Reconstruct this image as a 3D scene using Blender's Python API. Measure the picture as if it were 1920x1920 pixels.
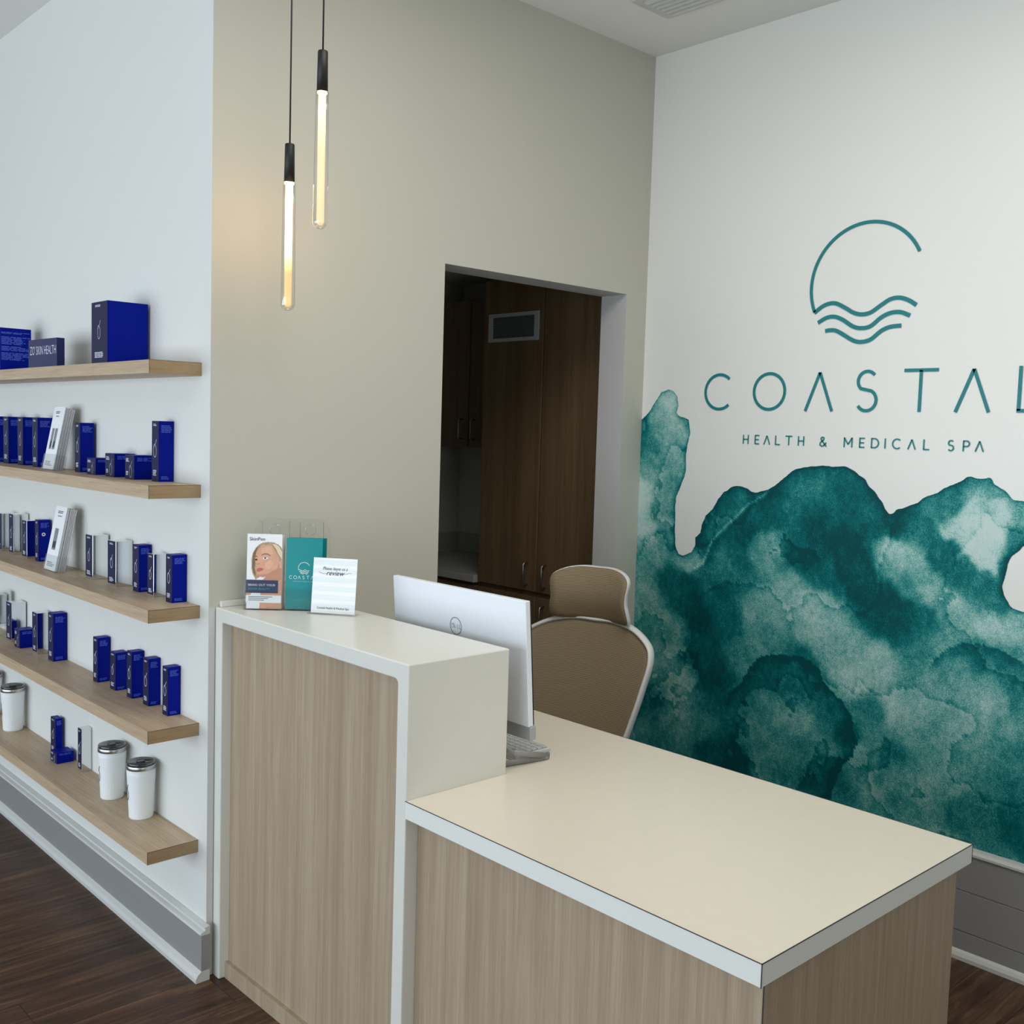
import bpy, bmesh, math, random
import numpy as np
from mathutils import Vector, Matrix
from mathutils.geometry import tessellate_polygon
random.seed(7)
PI=math.pi
S=bpy.context.scene; COL=S.collection
for o in list(bpy.data.objects): bpy.data.objects.remove(o)

# ------------------------------------------------------------------ camera, world, lights, exposure
cd=bpy.data.cameras.new('camera'); cam=bpy.data.objects.new('camera',cd); COL.objects.link(cam)
cd.sensor_width=36; cd.sensor_fit='HORIZONTAL'; cd.lens=36*1963.63/1920; cd.clip_start=.05
R_=Vector((0.73151001,-0.68116818,0.03005021)); U_=Vector((0.02985656,0.07603139,0.99665832)); F_=Vector((0.68117669,0.72816835,-0.07595506))
M=Matrix((( R_.x,U_.x,-F_.x),(R_.y,U_.y,-F_.y),(R_.z,U_.z,-F_.z))).to_4x4(); M.translation=Vector((-1.3669,-2.6909,1.5847))
cam.matrix_world=M
S.camera=cam
S.view_settings.view_transform='Standard'; S.view_settings.look='None'; S.view_settings.gamma=1; S.view_settings.use_curve_mapping=False
S.view_settings.exposure=0.0
W=bpy.data.worlds.new('world'); S.world=W; W.use_nodes=True
W.node_tree.nodes['Background'].inputs[0].default_value=(.75,.88,1,1); W.node_tree.nodes['Background'].inputs[1].default_value=.6
H_=3.04
def area(name,loc,rot,sx,sy,power,color,spread=PI):
    l=bpy.data.lights.new(name,'AREA'); l.shape='RECTANGLE'; l.size=sx; l.size_y=sy; l.energy=power; l.color=color; l.spread=spread
    o=bpy.data.objects.new(name,l); COL.objects.link(o); o.location=loc; o.rotation_euler=rot; return o
# daylight through the long shop window on the street side (x = -4.2)
area('daylight',(-4.38,-.15,1.15),(0,-PI/2-.12,0),2.2,7.6,220,(.80,.895,1.0))
# added fill light under the ceiling, without a fixture, outside the frame
area('overhead_fill',(.12,-1.5,H_-.02),(0,0,0),1.3,1.3,28,(1,.965,.90))
# added warm fill from the unseen entrance side behind the camera
area('entrance_fill',(-1.3,-5.62,1.3),(PI/2+.15,0,0),2.2,2.2,20,(1,.95,.86))

# ------------------------------------------------------------------ materials
def lin(c): return tuple((x/255/12.92 if x/255<=.04045 else ((x/255+.055)/1.055)**2.4) for x in c)+(1,)
def mat(name,c=(200,200,200),rough=.5,metal=0,spec=.5,coat=0,noise=0,nscale=40,bump=0,bscale=300):
    m=bpy.data.materials.new(name); m.use_nodes=True; nt=m.node_tree; b=nt.nodes['Principled BSDF']
    b.inputs['Base Color'].default_value=lin(c); b.inputs['Roughness'].default_value=rough; b.inputs['Metallic'].default_value=metal
    b.inputs['Specular IOR Level'].default_value=spec; b.inputs['Coat Weight'].default_value=coat
    tc=nt.nodes.new('ShaderNodeTexCoord')
    if noise:
        n=nt.nodes.new('ShaderNodeTexNoise'); n.inputs['Scale'].default_value=nscale; n.inputs['Detail'].default_value=4
        nt.links.new(tc.outputs['Object'],n.inputs['Vector'])
        r=nt.nodes.new('ShaderNodeMapRange'); r.inputs[1].default_value=.3; r.inputs[2].default_value=.7; r.inputs[3].default_value=1-noise; r.inputs[4].default_value=1+noise
        nt.links.new(n.outputs['Fac'],r.inputs[0])
        mx=nt.nodes.new('ShaderNodeVectorMath'); mx.operation='SCALE'; mx.inputs[0].default_value=lin(c)[:3]
        nt.links.new(r.outputs[0],mx.inputs['Scale']); nt.links.new(mx.outputs[0],b.inputs['Base Color'])
    if bump:
        n2=nt.nodes.new('ShaderNodeTexNoise'); n2.inputs['Scale'].default_value=bscale; n2.inputs['Detail'].default_value=3
        nt.links.new(tc.outputs['Object'],n2.inputs['Vector'])
        bp=nt.nodes.new('ShaderNodeBump'); bp.inputs['Strength'].default_value=bump; bp.inputs['Distance'].default_value=.001
        nt.links.new(n2.outputs['Fac'],bp.inputs['Height']); nt.links.new(bp.outputs[0],b.inputs['Normal'])
    return m
def wood(name,cols,scale,rough=.45,dist=.6,fine=1.0,spec=.4):
    """laminate wood grain: noise stretched along one axis (object coordinates)"""
    m=bpy.data.materials.new(name); m.use_nodes=True; nt=m.node_tree; b=nt.nodes['Principled BSDF']
    b.inputs['Roughness'].default_value=rough; b.inputs['Specular IOR Level'].default_value=spec
    tc=nt.nodes.new('ShaderNodeTexCoord'); mp=nt.nodes.new('ShaderNodeMapping'); mp.inputs['Scale'].default_value=scale
    nt.links.new(tc.outputs['Object'],mp.inputs[0])
    a=nt.nodes.new('ShaderNodeTexNoise'); a.inputs['Scale'].default_value=.35; a.inputs['Detail'].default_value=6; a.inputs['Distortion'].default_value=dist; a.inputs['Roughness'].default_value=.62
    nt.links.new(mp.outputs[0],a.inputs['Vector'])
    c=nt.nodes.new('ShaderNodeTexNoise'); c.inputs['Scale'].default_value=2.6*fine; c.inputs['Detail'].default_value=3; c.inputs['Roughness'].default_value=.7
    nt.links.new(mp.outputs[0],c.inputs['Vector'])
    mx=nt.nodes.new('ShaderNodeMix'); mx.inputs[0].default_value=.42
    nt.links.new(a.outputs['Fac'],mx.inputs[2]); nt.links.new(c.outputs['Fac'],mx.inputs[3])
    r=nt.nodes.new('ShaderNodeValToRGB'); e=r.color_ramp.elements
    e[0].position=.33; e[0].color=lin(cols[0]); e[1].position=.66; e[1].color=lin(cols[-1])
    if len(cols)==3: k=e.new(.49); k.color=lin(cols[1])
    nt.links.new(mx.outputs[0],r.inputs[0]); nt.links.new(r.outputs[0],b.inputs['Base Color'])
    return m
MW=mat('white_wall_paint',(222,222,218),.6,bump=.08)
MWm=mat('mural_wall_paper',(232,232,227),.38,bump=.1,bscale=500)
MB_=mat('beige_wall_paint',(198,196,184),.55,bump=.08)
MJ=mat('jamb_paint',(200,198,196),.6)
MC=mat('ceiling_paint',(236,235,230),.8)
MTR=mat('trim_paint',(205,205,202),.3)
MTF=mat('baseboard_floor_reflection',(148,147,146),.25)  # trim face darkened in its colour to mimic the dark floor's reflection
MSO=mat('solid_surface_white',(220,219,211),.32,noise=.01)
MTOP=mat('cream_worktop_laminate',(224,215,199),.30,noise=.012,nscale=30)
MSEAM=mat('laminate_seam',(60,58,55),.6)
MEDGE=mat('worktop_edge_band',(228,228,222),.35)
MDW=wood('desk_front_woodgrain',[(152,132,109),(166,147,124),(182,165,142)],(95,95,1.8))
MSW=wood('shelf_woodgrain',[(158,134,108),(182,158,130),(202,180,150)],(60,2.2,60))
MCW=wood('cabinet_woodgrain',[(104,82,58),(122,98,70),(136,112,82)],(50,50,1.2),rough=.5)
MBL=mat('blue_carton',(0,22,138),.4,spec=.08)
MND=mat('navy_carton_front',(14,16,62),.45,spec=.3)
MSL=mat('silver_foil',(225,228,230),.07,metal=1)
MPT=mat('silver_print',(215,218,232),.5)
MPB=mat('pale_blue_print',(70,96,205),.5)
MPAP=mat('white_paper',(238,240,242),.5)
MPAG=mat('paper_edges',(222,222,224),.7,noise=.12,nscale=300)
MTEAL=mat('teal_paint',(6,122,126),.5)
MTEALP=mat('teal_brochure_paper',(0,138,142),.3)
MDK=mat('dark_print',(40,44,62),.5)
MNVB=mat('navy_banner_print',(34,50,92),.5)
MSK=mat('printed_skin',(214,160,132),.5,noise=.06,nscale=60)
MSKL=mat('printed_skin_light',(222,172,145),.5)
MSKD=mat('printed_skin_shade',(190,138,112),.5)
MLIP=mat('printed_lips',(186,98,96),.5)
MHR=mat('printed_hair',(176,150,118),.5,noise=.25,nscale=120)
MHRD=mat('printed_hair_dark',(122,98,74),.5)
MHRL=mat('printed_hair_light',(224,204,172),.5)
MMON=mat('monitor_white',(232,236,243),.35)
MMG=mat('monitor_grey',(168,170,174),.4)
MSCR=mat('screen_black',(12,12,14),.15)
MMET=mat('brushed_steel',(185,185,182),.3,metal=1)
MSTN=mat('stand_metal',(150,150,148),.5,metal=.3)
MKEY=mat('keyboard_grey',(196,198,198),.5)
MTW=mat('tumbler_white',(236,239,239),.45)
MBLK=mat('matte_black',(14,14,14),.5)
MPL=mat('chair_frame_plastic',(222,222,220),.4)
MLOG=mat('grey_logo',(128,132,138),.4)
def clear(name,tint=(1,1,1),gl=.07,rough=.03,edge=.35):
    m=bpy.data.materials.new(name); m.use_nodes=True; nt=m.node_tree; nt.nodes.clear()
    out=nt.nodes.new('ShaderNodeOutputMaterial'); t=nt.nodes.new('ShaderNodeBsdfTransparent'); t.inputs[0].default_value=tint+(1,)
    g=nt.nodes.new('ShaderNodeBsdfGlossy'); g.inputs['Roughness'].default_value=rough
    lw=nt.nodes.new('ShaderNodeLayerWeight'); lw.inputs[0].default_value=.35
    r=nt.nodes.new('ShaderNodeMapRange'); r.inputs[3].default_value=gl; r.inputs[4].default_value=edge
    nt.links.new(lw.outputs['Facing'],r.inputs[0])
    mx=nt.nodes.new('ShaderNodeMixShader'); nt.links.new(r.outputs[0],mx.inputs[0]); nt.links.new(t.outputs[0],mx.inputs[1]); nt.links.new(g.outputs[0],mx.inputs[2]); nt.links.new(mx.outputs[0],out.inputs[0])
    return m
MCL=clear('clear_acrylic',(.985,.99,.99),.03,.05,.3)
MGL=clear('clear_glass',(.97,.97,.95),.05,.02,.75)
MLID=clear('smoky_lid',(.42,.42,.45),.12,.05,.4)
def floor_mat():
    m=bpy.data.materials.new('dark_wood_planks'); m.use_nodes=True; nt=m.node_tree; b=nt.nodes['Principled BSDF']
    b.inputs['Roughness'].default_value=.42; b.inputs['Specular IOR Level'].default_value=.4
    tc=nt.nodes.new('ShaderNodeTexCoord')
    br=nt.nodes.new('ShaderNodeTexBrick'); br.offset=.37; br.inputs['Scale'].default_value=1; br.inputs['Brick Width'].default_value=1.22; br.inputs['Row Height'].default_value=.18; br.inputs['Mortar Size'].default_value=.0012
    br.inputs['Color1'].default_value=(0,0,0,1); br.inputs['Color2'].default_value=(1,1,1,1); br.inputs['Mortar'].default_value=(.5,.5,.5,1)
    nt.links.new(tc.outputs['Object'],br.inputs[0])
    mp=nt.nodes.new('ShaderNodeMapping'); mp.inputs['Scale'].default_value=(2.2,26,1); nt.links.new(tc.outputs['Object'],mp.inputs[0])
    ad=nt.nodes.new('ShaderNodeVectorMath'); ad.operation='MULTIPLY_ADD'; ad.inputs[1].default_value=(7,13,5); nt.links.new(br.outputs['Color'],ad.inputs[0]); nt.links.new(mp.outputs[0],ad.inputs[2])
    n=nt.nodes.new('ShaderNodeTexNoise'); n.inputs['Scale'].default_value=.8; n.inputs['Detail'].default_value=7; n.inputs['Distortion'].default_value=1.6; n.inputs['Roughness'].default_value=.65
    nt.links.new(ad.outputs[0],n.inputs['Vector'])
    r=nt.nodes.new('ShaderNodeValToRGB'); e=r.color_ramp.elements
    e[0].position=.3; e[0].color=lin((40,24,15)); e[1].position=.72; e[1].color=lin((112,82,58)); k=e.new(.5); k.color=lin((72,48,33))
    nt.links.new(n.outputs['Fac'],r.inputs[0])
    mr=nt.nodes.new('ShaderNodeMapRange'); mr.inputs[3].default_value=.82; mr.inputs[4].default_value=1.15; nt.links.new(br.outputs['Color'],mr.inputs[0])
    sc=nt.nodes.new('ShaderNodeVectorMath'); sc.operation='SCALE'; nt.links.new(r.outputs[0],sc.inputs[0]); nt.links.new(mr.outputs[0],sc.inputs['Scale'])
    mm=nt.nodes.new('ShaderNodeMix'); mm.data_type='RGBA'; mm.inputs[7].default_value=lin((30,20,16)); nt.links.new(br.outputs['Fac'],mm.inputs[0]); nt.links.new(sc.outputs[0],mm.inputs[6])
    nt.links.new(mm.outputs[2],b.inputs['Base Color'])
    return m
MFL=floor_mat()
def emis(name,c,st,zlo=None,zhi=None,slo=0):
    """strength rises from slo at object height zlo to st at zhi (light is fed in from the cap end)"""
    m=bpy.data.materials.new(name); m.use_nodes=True; nt=m.node_tree; b=nt.nodes['Principled BSDF']
    b.inputs['Base Color'].default_value=(.3,.26,.18,1); b.inputs['Emission Color'].default_value=c+(1,); b.inputs['Emission Strength'].default_value=st
    if zlo is not None:
        tc=nt.nodes.new('ShaderNodeTexCoord'); sp=nt.nodes.new('ShaderNodeSeparateXYZ'); nt.links.new(tc.outputs['Object'],sp.inputs[0])
        r=nt.nodes.new('ShaderNodeMapRange'); r.interpolation_type='SMOOTHSTEP'; r.inputs[1].default_value=zlo; r.inputs[2].default_value=zhi; r.inputs[3].default_value=slo; r.inputs[4].default_value=st
        nt.links.new(sp.outputs['Z'],r.inputs[0]); nt.links.new(r.outputs[0],b.inputs['Emission Strength'])
    return m

# ------------------------------------------------------------------ mesh helpers
class MB:
    def __init__(s): s.v=[]; s.f=[]; s.mi=[]; s.sm=[]
    def add(s,vs,fs,mi=0,smooth=False,mx=None):
        n=len(s.v)
        for p in vs:
            p=Vector(p)
            if mx is not None: p=mx@p
            s.v.append(tuple(p))
        for f in fs: s.f.append([n+i for i in f]); s.mi.append(mi); s.sm.append(smooth)
        return s
    def box(s,a,b,mi=0,bev=0,seg=2,mx=None,fm=None):
        """box between corners; fm maps '-x','+x','-y','+y','-z','+z' to a material index"""
        x0,x1=sorted((a[0],b[0])); y0,y1=sorted((a[1],b[1])); z0,z1=sorted((a[2],b[2]))
        bm=bmesh.new(); vs=[bm.verts.new(p) for p in((x0,y0,z0),(x1,y0,z0),(x1,y1,z0),(x0,y1,z0),(x0,y0,z1),(x1,y0,z1),(x1,y1,z1),(x0,y1,z1))]
        for f in((3,2,1,0),(4,5,6,7),(0,1,5,4),(2,3,7,6),(1,2,6,5),(3,0,4,7)): bm.faces.new([vs[i] for i in f])
        bm.normal_update()
        if bev:
            bev=min(bev,.49*min(x1-x0,y1-y0,z1-z0))
            bmesh.ops.bevel(bm,geom=list(bm.edges),offset=bev,segments=seg,profile=.5,affect='EDGES')
        bm.normal_update(); bm.verts.index_update()
        n=len(s.v)
        for v in bm.verts: s.v.append(tuple(mx@v.co if mx is not None else v.co))
        for f in bm.faces:
            s.f.append([n+v.index for v in f.verts]); m_=mi
            if fm:
                k=max(range(3),key=lambda i:abs(f.normal[i])); key=('-' if f.normal[k]<0 else '+')+'xyz'[k]; m_=fm.get(key,mi)
            s.mi.append(m_); s.sm.append(False)
        bm.free(); return s
    def tube(s,pts,r,n=12,mi=0,caps=True,mx=None,rx=None):
        pts=[Vector(p) for p in pts]; rings=[]; vs=[]; fs=[]
        up=None
        for i,p in enumerate(pts):
            t=(pts[min(i+1,len(pts)-1)]-pts[max(i-1,0)]).normalized()
            if up is None: up=Vector((0,0,1)) if abs(t.z)<.9 else Vector((1,0,0))
            a=up-t*up.dot(t)
            if a.length<1e-6: a=Vector((1,0,0))-t*t.x
            a.normalize(); b=t.cross(a); up=a
            ra=r[i] if isinstance(r,(list,tuple)) else r; rb=ra if rx is None else rx
            for k in range(n):
                q=2*PI*k/n; vs.append(p+a*math.cos(q)*ra+b*math.sin(q)*rb)
        for i in range(len(pts)-1):
            for k in range(n):
                fs.append((i*n+k,i*n+(k+1)%n,(i+1)*n+(k+1)%n,(i+1)*n+k))
        if caps: fs.append(tuple(range(n-1,-1,-1))); fs.append(tuple((len(pts)-1)*n+k for k in range(n)))
        return s.add(vs,fs,mi,True,mx)
    def lathe(s,prof,n=32,mi=0,c=(0,0,0),mis=None,mx=None):
        vs=[]; base=len(s.v)
        for r,z in prof:
            for k in range(n):
                q=2*PI*k/n; vs.append((c[0]+r*math.cos(q),c[1]+r*math.sin(q),c[2]+z))
        s.add(vs,[],mi,mx=mx)
        for i in range(len(prof)-1):
            for k in range(n):
                s.f.append([base+i*n+k,base+i*n+(k+1)%n,base+(i+1)*n+(k+1)%n,base+(i+1)*n+k]); s.mi.append(mis[i] if mis else mi); s.sm.append(True)
        if prof[0][0]>1e-5: s.f.append([base+k for k in range(n-1,-1,-1)]); s.mi.append(mis[0] if mis else mi); s.sm.append(False)
        if prof[-1][0]>1e-5: s.f.append([base+(len(prof)-1)*n+k for k in range(n)]); s.mi.append(mis[-1] if mis else mi); s.sm.append(False)
        return s
    def poly(s,pts,mi=0,mx=None):
        pts=[Vector(p) for p in pts]; tr=tessellate_polygon([pts]); return s.add(pts,[tuple(t) for t in tr],mi,False,mx)
    def ribbon(s,pts,w,closed=False,mi=0,fn=None,wf=None):
        """flat stroke of width w along 2D points; fn maps (u,v)->3D"""
        P=[Vector(p) for p in pts]; n=len(P); L=[];Rr=[]
        for i in range(n):
            if closed: a,b,c=P[(i-1)%n],P[i],P[(i+1)%n]
            else: a,b,c=P[max(i-1,0)],P[i],P[min(i+1,n-1)]
            d1=(b-a); d2=(c-b)
            if d1.length<1e-9: d1=d2
            if d2.length<1e-9: d2=d1
            d1=d1.normalized(); d2=d2.normalized(); t=(d1+d2)
            t=t.normalized() if t.length>1e-6 else d1
            nn=Vector((-t.y,t.x)); k=max(.35,abs(nn.dot(Vector((-d1.y,d1.x)))))
            ww=w*(wf[i] if wf else 1)
            L.append(b+nn*ww/2/k); Rr.append(b-nn*ww/2/k)
        vs=[fn(q.x,q.y) for q in L]+[fn(q.x,q.y) for q in Rr]
        m=n if closed else n-1
        return s.add(vs,[(i,(i+1)%n,n+(i+1)%n,n+i) for i in range(m)],mi)
    def build(s,name,mats,parent=None,loc=None,fix=True):
        me=bpy.data.meshes.new(name); me.from_pydata(s.v,[],s.f)
        for m in (mats if isinstance(mats,(list,tuple)) else [mats]): me.materials.append(m)
        me.polygons.foreach_set('material_index',s.mi); me.polygons.foreach_set('use_smooth',s.sm); me.update()
        o=bpy.data.objects.new(name,me); COL.objects.link(o)
        if parent: o.parent=parent
        if loc: o.location=loc
        return o
def tag(o,label=None,cat=None,group=None,kind=None):
    if label: o['label']=label
    if cat: o['category']=cat
    if group: o['group']=group
    if kind: o['kind']=kind
    return o
def thing(name,label,cat,loc=(0,0,0),rz=0,group=None,rot=None):
    o=bpy.data.objects.new(name,None); COL.objects.link(o); o.location=loc; o.rotation_euler=rot or (0,0,rz); o.empty_display_size=.05
    return tag(o,label,cat,group)
def struct(name,mb,mats): return tag(mb.build(name,mats),kind='structure')
def text(mb,s,size,fn,mi=0,bold=0,shear=0,align='LEFT',space=1.0):
    """letters as flat faces, mapped by fn(u,v)->3D"""
    c=bpy.data.curves.new('t','FONT'); c.body=s; c.size=size; c.offset=bold; c.shear=shear; c.align_x=align; c.space_character=space; c.resolution_u=3
    o=bpy.data.objects.new('t',c); COL.objects.link(o); dg=bpy.context.evaluated_depsgraph_get(); me=o.evaluated_get(dg).to_mesh()
    mb.add([fn(v.co.x,v.co.y) for v in me.vertices],[tuple(p.vertices) for p in me.polygons],mi)
    o.evaluated_get(dg).to_mesh_clear(); bpy.data.objects.remove(o); bpy.data.curves.remove(c)
def arc(cx,cy,r,a0,a1,n=24,ry=None):
    ry=ry or r; return [(cx+r*math.cos(math.radians(a0+(a1-a0)*i/n)),cy+ry*math.sin(math.radians(a0+(a1-a0)*i/n))) for i in range(n+1)]
# stroke alphabet for the sign lettering: (width, strokes) in a box of height 1
STK={'C':(1.0,[arc(.5,.5,.46,48,312)]),'O':(1.0,[arc(.5,.5,.46,0,360,36)]),'A':(.82,[[(.04,0),(.41,.96)],[(.41,.96),(.78,0)]]),
 'S':(.78,[arc(.39,.725,.235,38,228,16)+arc(.39,.27,.25,62,-148,18)]),
 'T':(.82,[[(0,.96),(.82,.96)],[(.41,.96),(.41,0)]]),'L':(.62,[[(.04,1),(.04,.04)],[(.0,.04),(.6,.04)]]),
 'H':(.72,[[(.05,0),(.05,1)],[(.67,0),(.67,1)],[(.05,.5),(.67,.5)]]),'E':(.6,[[(.05,0),(.05,1)],[(.05,.95),(.58,.95)],[(.05,.5),(.52,.5)],[(.05,.05),(.58,.05)]]),
 'M':(.95,[[(.05,0),(.05,1)],[(.05,.97),(.475,.3)],[(.475,.3),(.9,.97)],[(.9,0),(.9,1)]]),
 'D':(.85,[[(.05,0),(.05,1)],[(.05,.95)]+[(.3,.95)]+arc(.33,.5,.45,90,-90,14)+[(.05,.05)]]),'I':(.1,[[(.05,0),(.05,1)]]),
 'P':(.65,[[(.05,0),(.05,1)],[(.05,.95),(.33,.95)]+arc(.35,.7,.25,90,-90,10)+[(.05,.45)]]),
 '&':(.85,[[(.85,0),(.22,.70),(.2,.86),(.36,.97),(.54,.88),(.52,.72),(.14,.38),(.1,.16),(.3,.03),(.52,.08),(.82,.42)]])}
def strokes(mb,ch,u0,v0,h,w,fn,mi=0):
    wd,ss=STK[ch]
    for s_ in ss: mb.ribbon([(u0+a*h,v0+b*h) for a,b in s_],w,fn=fn,mi=mi)
    return wd*h
# ------------------------------------------------------------------ the room
L=1.8374; H=3.04; XW=-4.2; YB=-5.5; YF=5.0
struct('floor',MB().box((XW-.1,YB-.1,-.05),(L+.1,0,0)).box((XW-.1,0,-.05),(.06,YF+.1,0)).box((.06,0,-.05),(2.7,2.1,0)),MFL)
struct('ceiling',MB().box((XW-.1,YB-.1,H),(L+.12,.0,H+.08)).box((XW-.1,0,H),(.12,YF+.1,H+.08)),MC)
# beige wall with the opening to the store room
dx0,dx1,dz,dd=.8192,1.7177,2.1254,.128
fm={'-y':0,'+x':1,'-x':1,'+y':1,'-z':1,'+z':1}
wb=MB(); wb.box((0.0,0,0),(dx0,dd,H),0,fm={'-y':0,'+x':1,'-x':2,'+y':1}).box((dx1,0,0),(L+.1,dd,H),0,fm=fm).box((dx0,0,dz),(dx1,dd,H),0,fm=fm)
struct('wall_back',wb,[MB_,MJ,MW])
struct('wall_left',MB().box((0,dd,0),(.12,YF,H)),MW)
struct('wall_right',MB().box((L,YB,0),(L+.12,0,H)),MWm)
struct('wall_far',MB().box((XW,YF,0),(.12,YF+.1,H)),MW)
# wall behind the camera with a glazed entrance
wr=MB().box((XW,YB-.1,0),(-2.5,YB,H)).box((-.1,YB-.1,0),(L,YB,H)).box((-2.5,YB-.1,2.4),(-.1,YB,H))
struct('wall_front',wr,MB_)
# shop-window wall on the street side
ww=MB().box((XW-.12,YB,0),(XW,-3.6,H)).box((XW-.12,4.3,0),(XW,YF,H)).box((XW-.12,-3.6,0),(XW,4.3,.12)).box((XW-.12,-3.6,2.35),(XW,4.3,H))
struct('wall_window_side',ww,MW)
wf=MB()
for i in range(6):
    y=-3.6+i*7.9/5; wf.box((XW-.09,y-.025,.12),(XW-.03,y+.025,2.35))
wf.box((XW-.09,-3.6,.12),(XW-.03,4.3,.17)).box((XW-.09,-3.6,2.3),(XW-.03,4.3,2.35))
w1=struct('window_1',wf,MMET)
MB().box((XW-.065,-3.58,.15),(XW-.058,4.28,2.32)).build('pane',clear('window_glass',(.98,.99,.99),.02,.01,.2),w1)
df=MB()
for x in (-2.5,-1.3,-.1): df.box((x-.03,YB-.07,0),(x+.03,YB-.02,2.4))
df.box((-2.5,YB-.07,0),(-.1,YB-.02,.08)).box((-2.5,YB-.07,2.34),(-.1,YB-.02,2.4))
d1=struct('door_1',df,MMET)
MB().box((-2.48,YB-.05,.05),(-.12,YB-.045,2.36)).build('pane',clear('door_glass',(.98,.99,.99),.02,.01,.2),d1)
# store room shell
struct('wall_store_right',MB().box((2.5,dd,0),(2.6,2.0,2.4)),MW)
struct('wall_store_far',MB().box((.12,1.89,0),(2.6,2.0,2.4)),MW)
struct('wall_store_front',MB().box((L+.1,dd-.02,0),(2.6,dd+.04,2.4)),MW)
struct('ceiling_store',MB().box((.12,dd,2.4),(2.6,2.0,2.46)),MC)
# baseboards
def base_run(name,prof,y0,y1,xo,sgn,mats,endcap=True):
    """prof: list of (offset from wall, z, material) going up; extruded along y, mitre-free ends"""
    b=MB(); n=len(prof); vs=[(xo+sgn*p[0],y0,p[1]) for p in prof]+[(xo+sgn*p[0],y1,p[1]) for p in prof]
    for i in range(n-1): b.add([vs[i],vs[i+1],vs[n+i+1],vs[n+i]],[(0,1,2,3)],prof[i][2])
    for yy,o in((y0,0),(y1,n)):
        pts=[vs[o+i] for i in range(n)]
        # end pieces, grouped by material so that the face board keeps its darkened tone
        for i in range(n-1):
            a,c=pts[i],pts[i+1]; b.add([a,c,(xo,yy,c[2]),(xo,yy,a[2])],[(0,1,2,3)],prof[i][2])
    return struct(name,b,mats)
pl=[(.042,0,0),(.042,.012,0),(.036,.022,0),(.026,.03,0),(.026,.032,1),(.026,.135,1),(.026,.136,0),(.030,.139,0),(.026,.143,0),(.016,.147,0),(.013,.151,0),(.017,.155,0),(.004,.160,0),(0,.160,0)]
base_run('baseboard_left',pl,-.024,YF,0,-1,[MTR,MTF])
pr=[(.03,0,0),(.03,.012,0),(.024,.022,0),(.016,.028,0),(.016,.029,1),(.016,.083,1),(.013,.084,1),(.013,.087,1),(.016,.088,1),(.016,.211,1),(.013,.212,1),(.013,.215,1),(.016,.216,1),(.016,.326,1),(.016,.327,0),(.022,.331,0),(.022,.338,0),(.014,.345,0),(.012,.35,0),(0,.352,0)]
base_run('baseboard_right',pr,YB,-.001,L,-1,[MTR,MTF])
struct('baseboard_back',MB().box((dx1,-.016,0),(L-.03,0,.14)).box((.33,-.016,0),(dx0,0,.14)),MTR)

# ------------------------------------------------------------------ mural
SIL=[[-0.004,1.651],[-0.018,1.662],[-0.047,1.69],[-0.066,1.722],[-0.092,1.754],[-0.126,1.767],[-0.153,1.759],[-0.174,1.738],[-0.18,1.706],[-0.173,1.68],[-0.185,1.667],[-0.212,1.661],[-0.232,1.651],[-0.237,1.617],[-0.235,1.565],[-0.226,1.522],[-0.228,1.47],[-0.223,1.438],[-0.206,1.394],[-0.19,1.361],[-0.184,1.318],[-0.186,1.232],[-0.189,1.19],[-0.196,1.158],[-0.21,1.138],[-0.233,1.134],[-0.272,1.15],[-0.287,1.178],[-0.285,1.209],[-0.306,1.227],[-0.314,1.259],[-0.329,1.292],[-0.359,1.32],[-0.37,1.337],[-0.382,1.363],[-0.405,1.385],[-0.441,1.41],[-0.459,1.416],[-0.483,1.416],[-0.501,1.41],[-0.525,1.398],[-0.549,1.393],[-0.572,1.401],[-0.595,1.409],[-0.617,1.423],[-0.638,1.439],[-0.66,1.46],[-0.692,1.481],[-0.735,1.495],[-0.788,1.503],[-0.851,1.502],[-0.902,1.502],[-0.922,1.494],[-0.944,1.475],[-0.964,1.466],[-0.98,1.444],[-1.001,1.423],[-1.016,1.406],[-1.032,1.389],[-1.043,1.369],[-1.053,1.359],[-1.067,1.362],[-1.08,1.374],[-1.099,1.378],[-1.122,1.388],[-1.148,1.401],[-1.166,1.416],[-1.188,1.426],[-1.209,1.436],[-1.226,1.453],[-1.243,1.46],[-1.264,1.469],[-1.285,1.479],[-1.297,1.488],[-1.31,1.49],[-1.323,1.485],[-1.344,1.485],[-1.364,1.491],[-1.373,1.486],[-1.378,1.473],[-1.395,1.464],[-1.412,1.453],[-1.429,1.44],[-1.437,1.43],[-1.47,1.428],[-1.532,1.416],[-1.597,1.357],[-1.665,1.205]]
HOLE=[[-1.493,1.3],[-1.479,1.293],[-1.463,1.279],[-1.448,1.265],[-1.437,1.247],[-1.434,1.226],[-1.428,1.2],[-1.426,1.17],[-1.432,1.142],[-1.446,1.114],[-1.458,1.105],[-1.491,1.103],[-1.537,1.115],[-1.556,1.175],[-1.543,1.255],[-1.517,1.293]]
RIMA=[[-0.294,1.089],[-0.325,1.113],[-0.348,1.163],[-0.365,1.207],[-0.412,1.252],[-0.459,1.292],[-0.516,1.347],[-0.573,1.381],[-0.617,1.423]]
RIMB=[[-0.436,0.595],[-0.482,0.662],[-0.522,0.701],[-0.55,0.752],[-0.583,0.794],[-0.639,0.823],[-0.696,0.83],[-0.751,0.836],[-0.795,0.833],[-0.828,0.81],[-0.852,0.766],[-0.896,0.727],[-0.929,0.71],[-0.961,0.674],[-0.969,0.628],[-0.991,0.596],[-0.97,0.533],[-0.937,0.487],[-0.914,0.423],[-0.902,0.371],[-0.885,0.2]]
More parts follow.
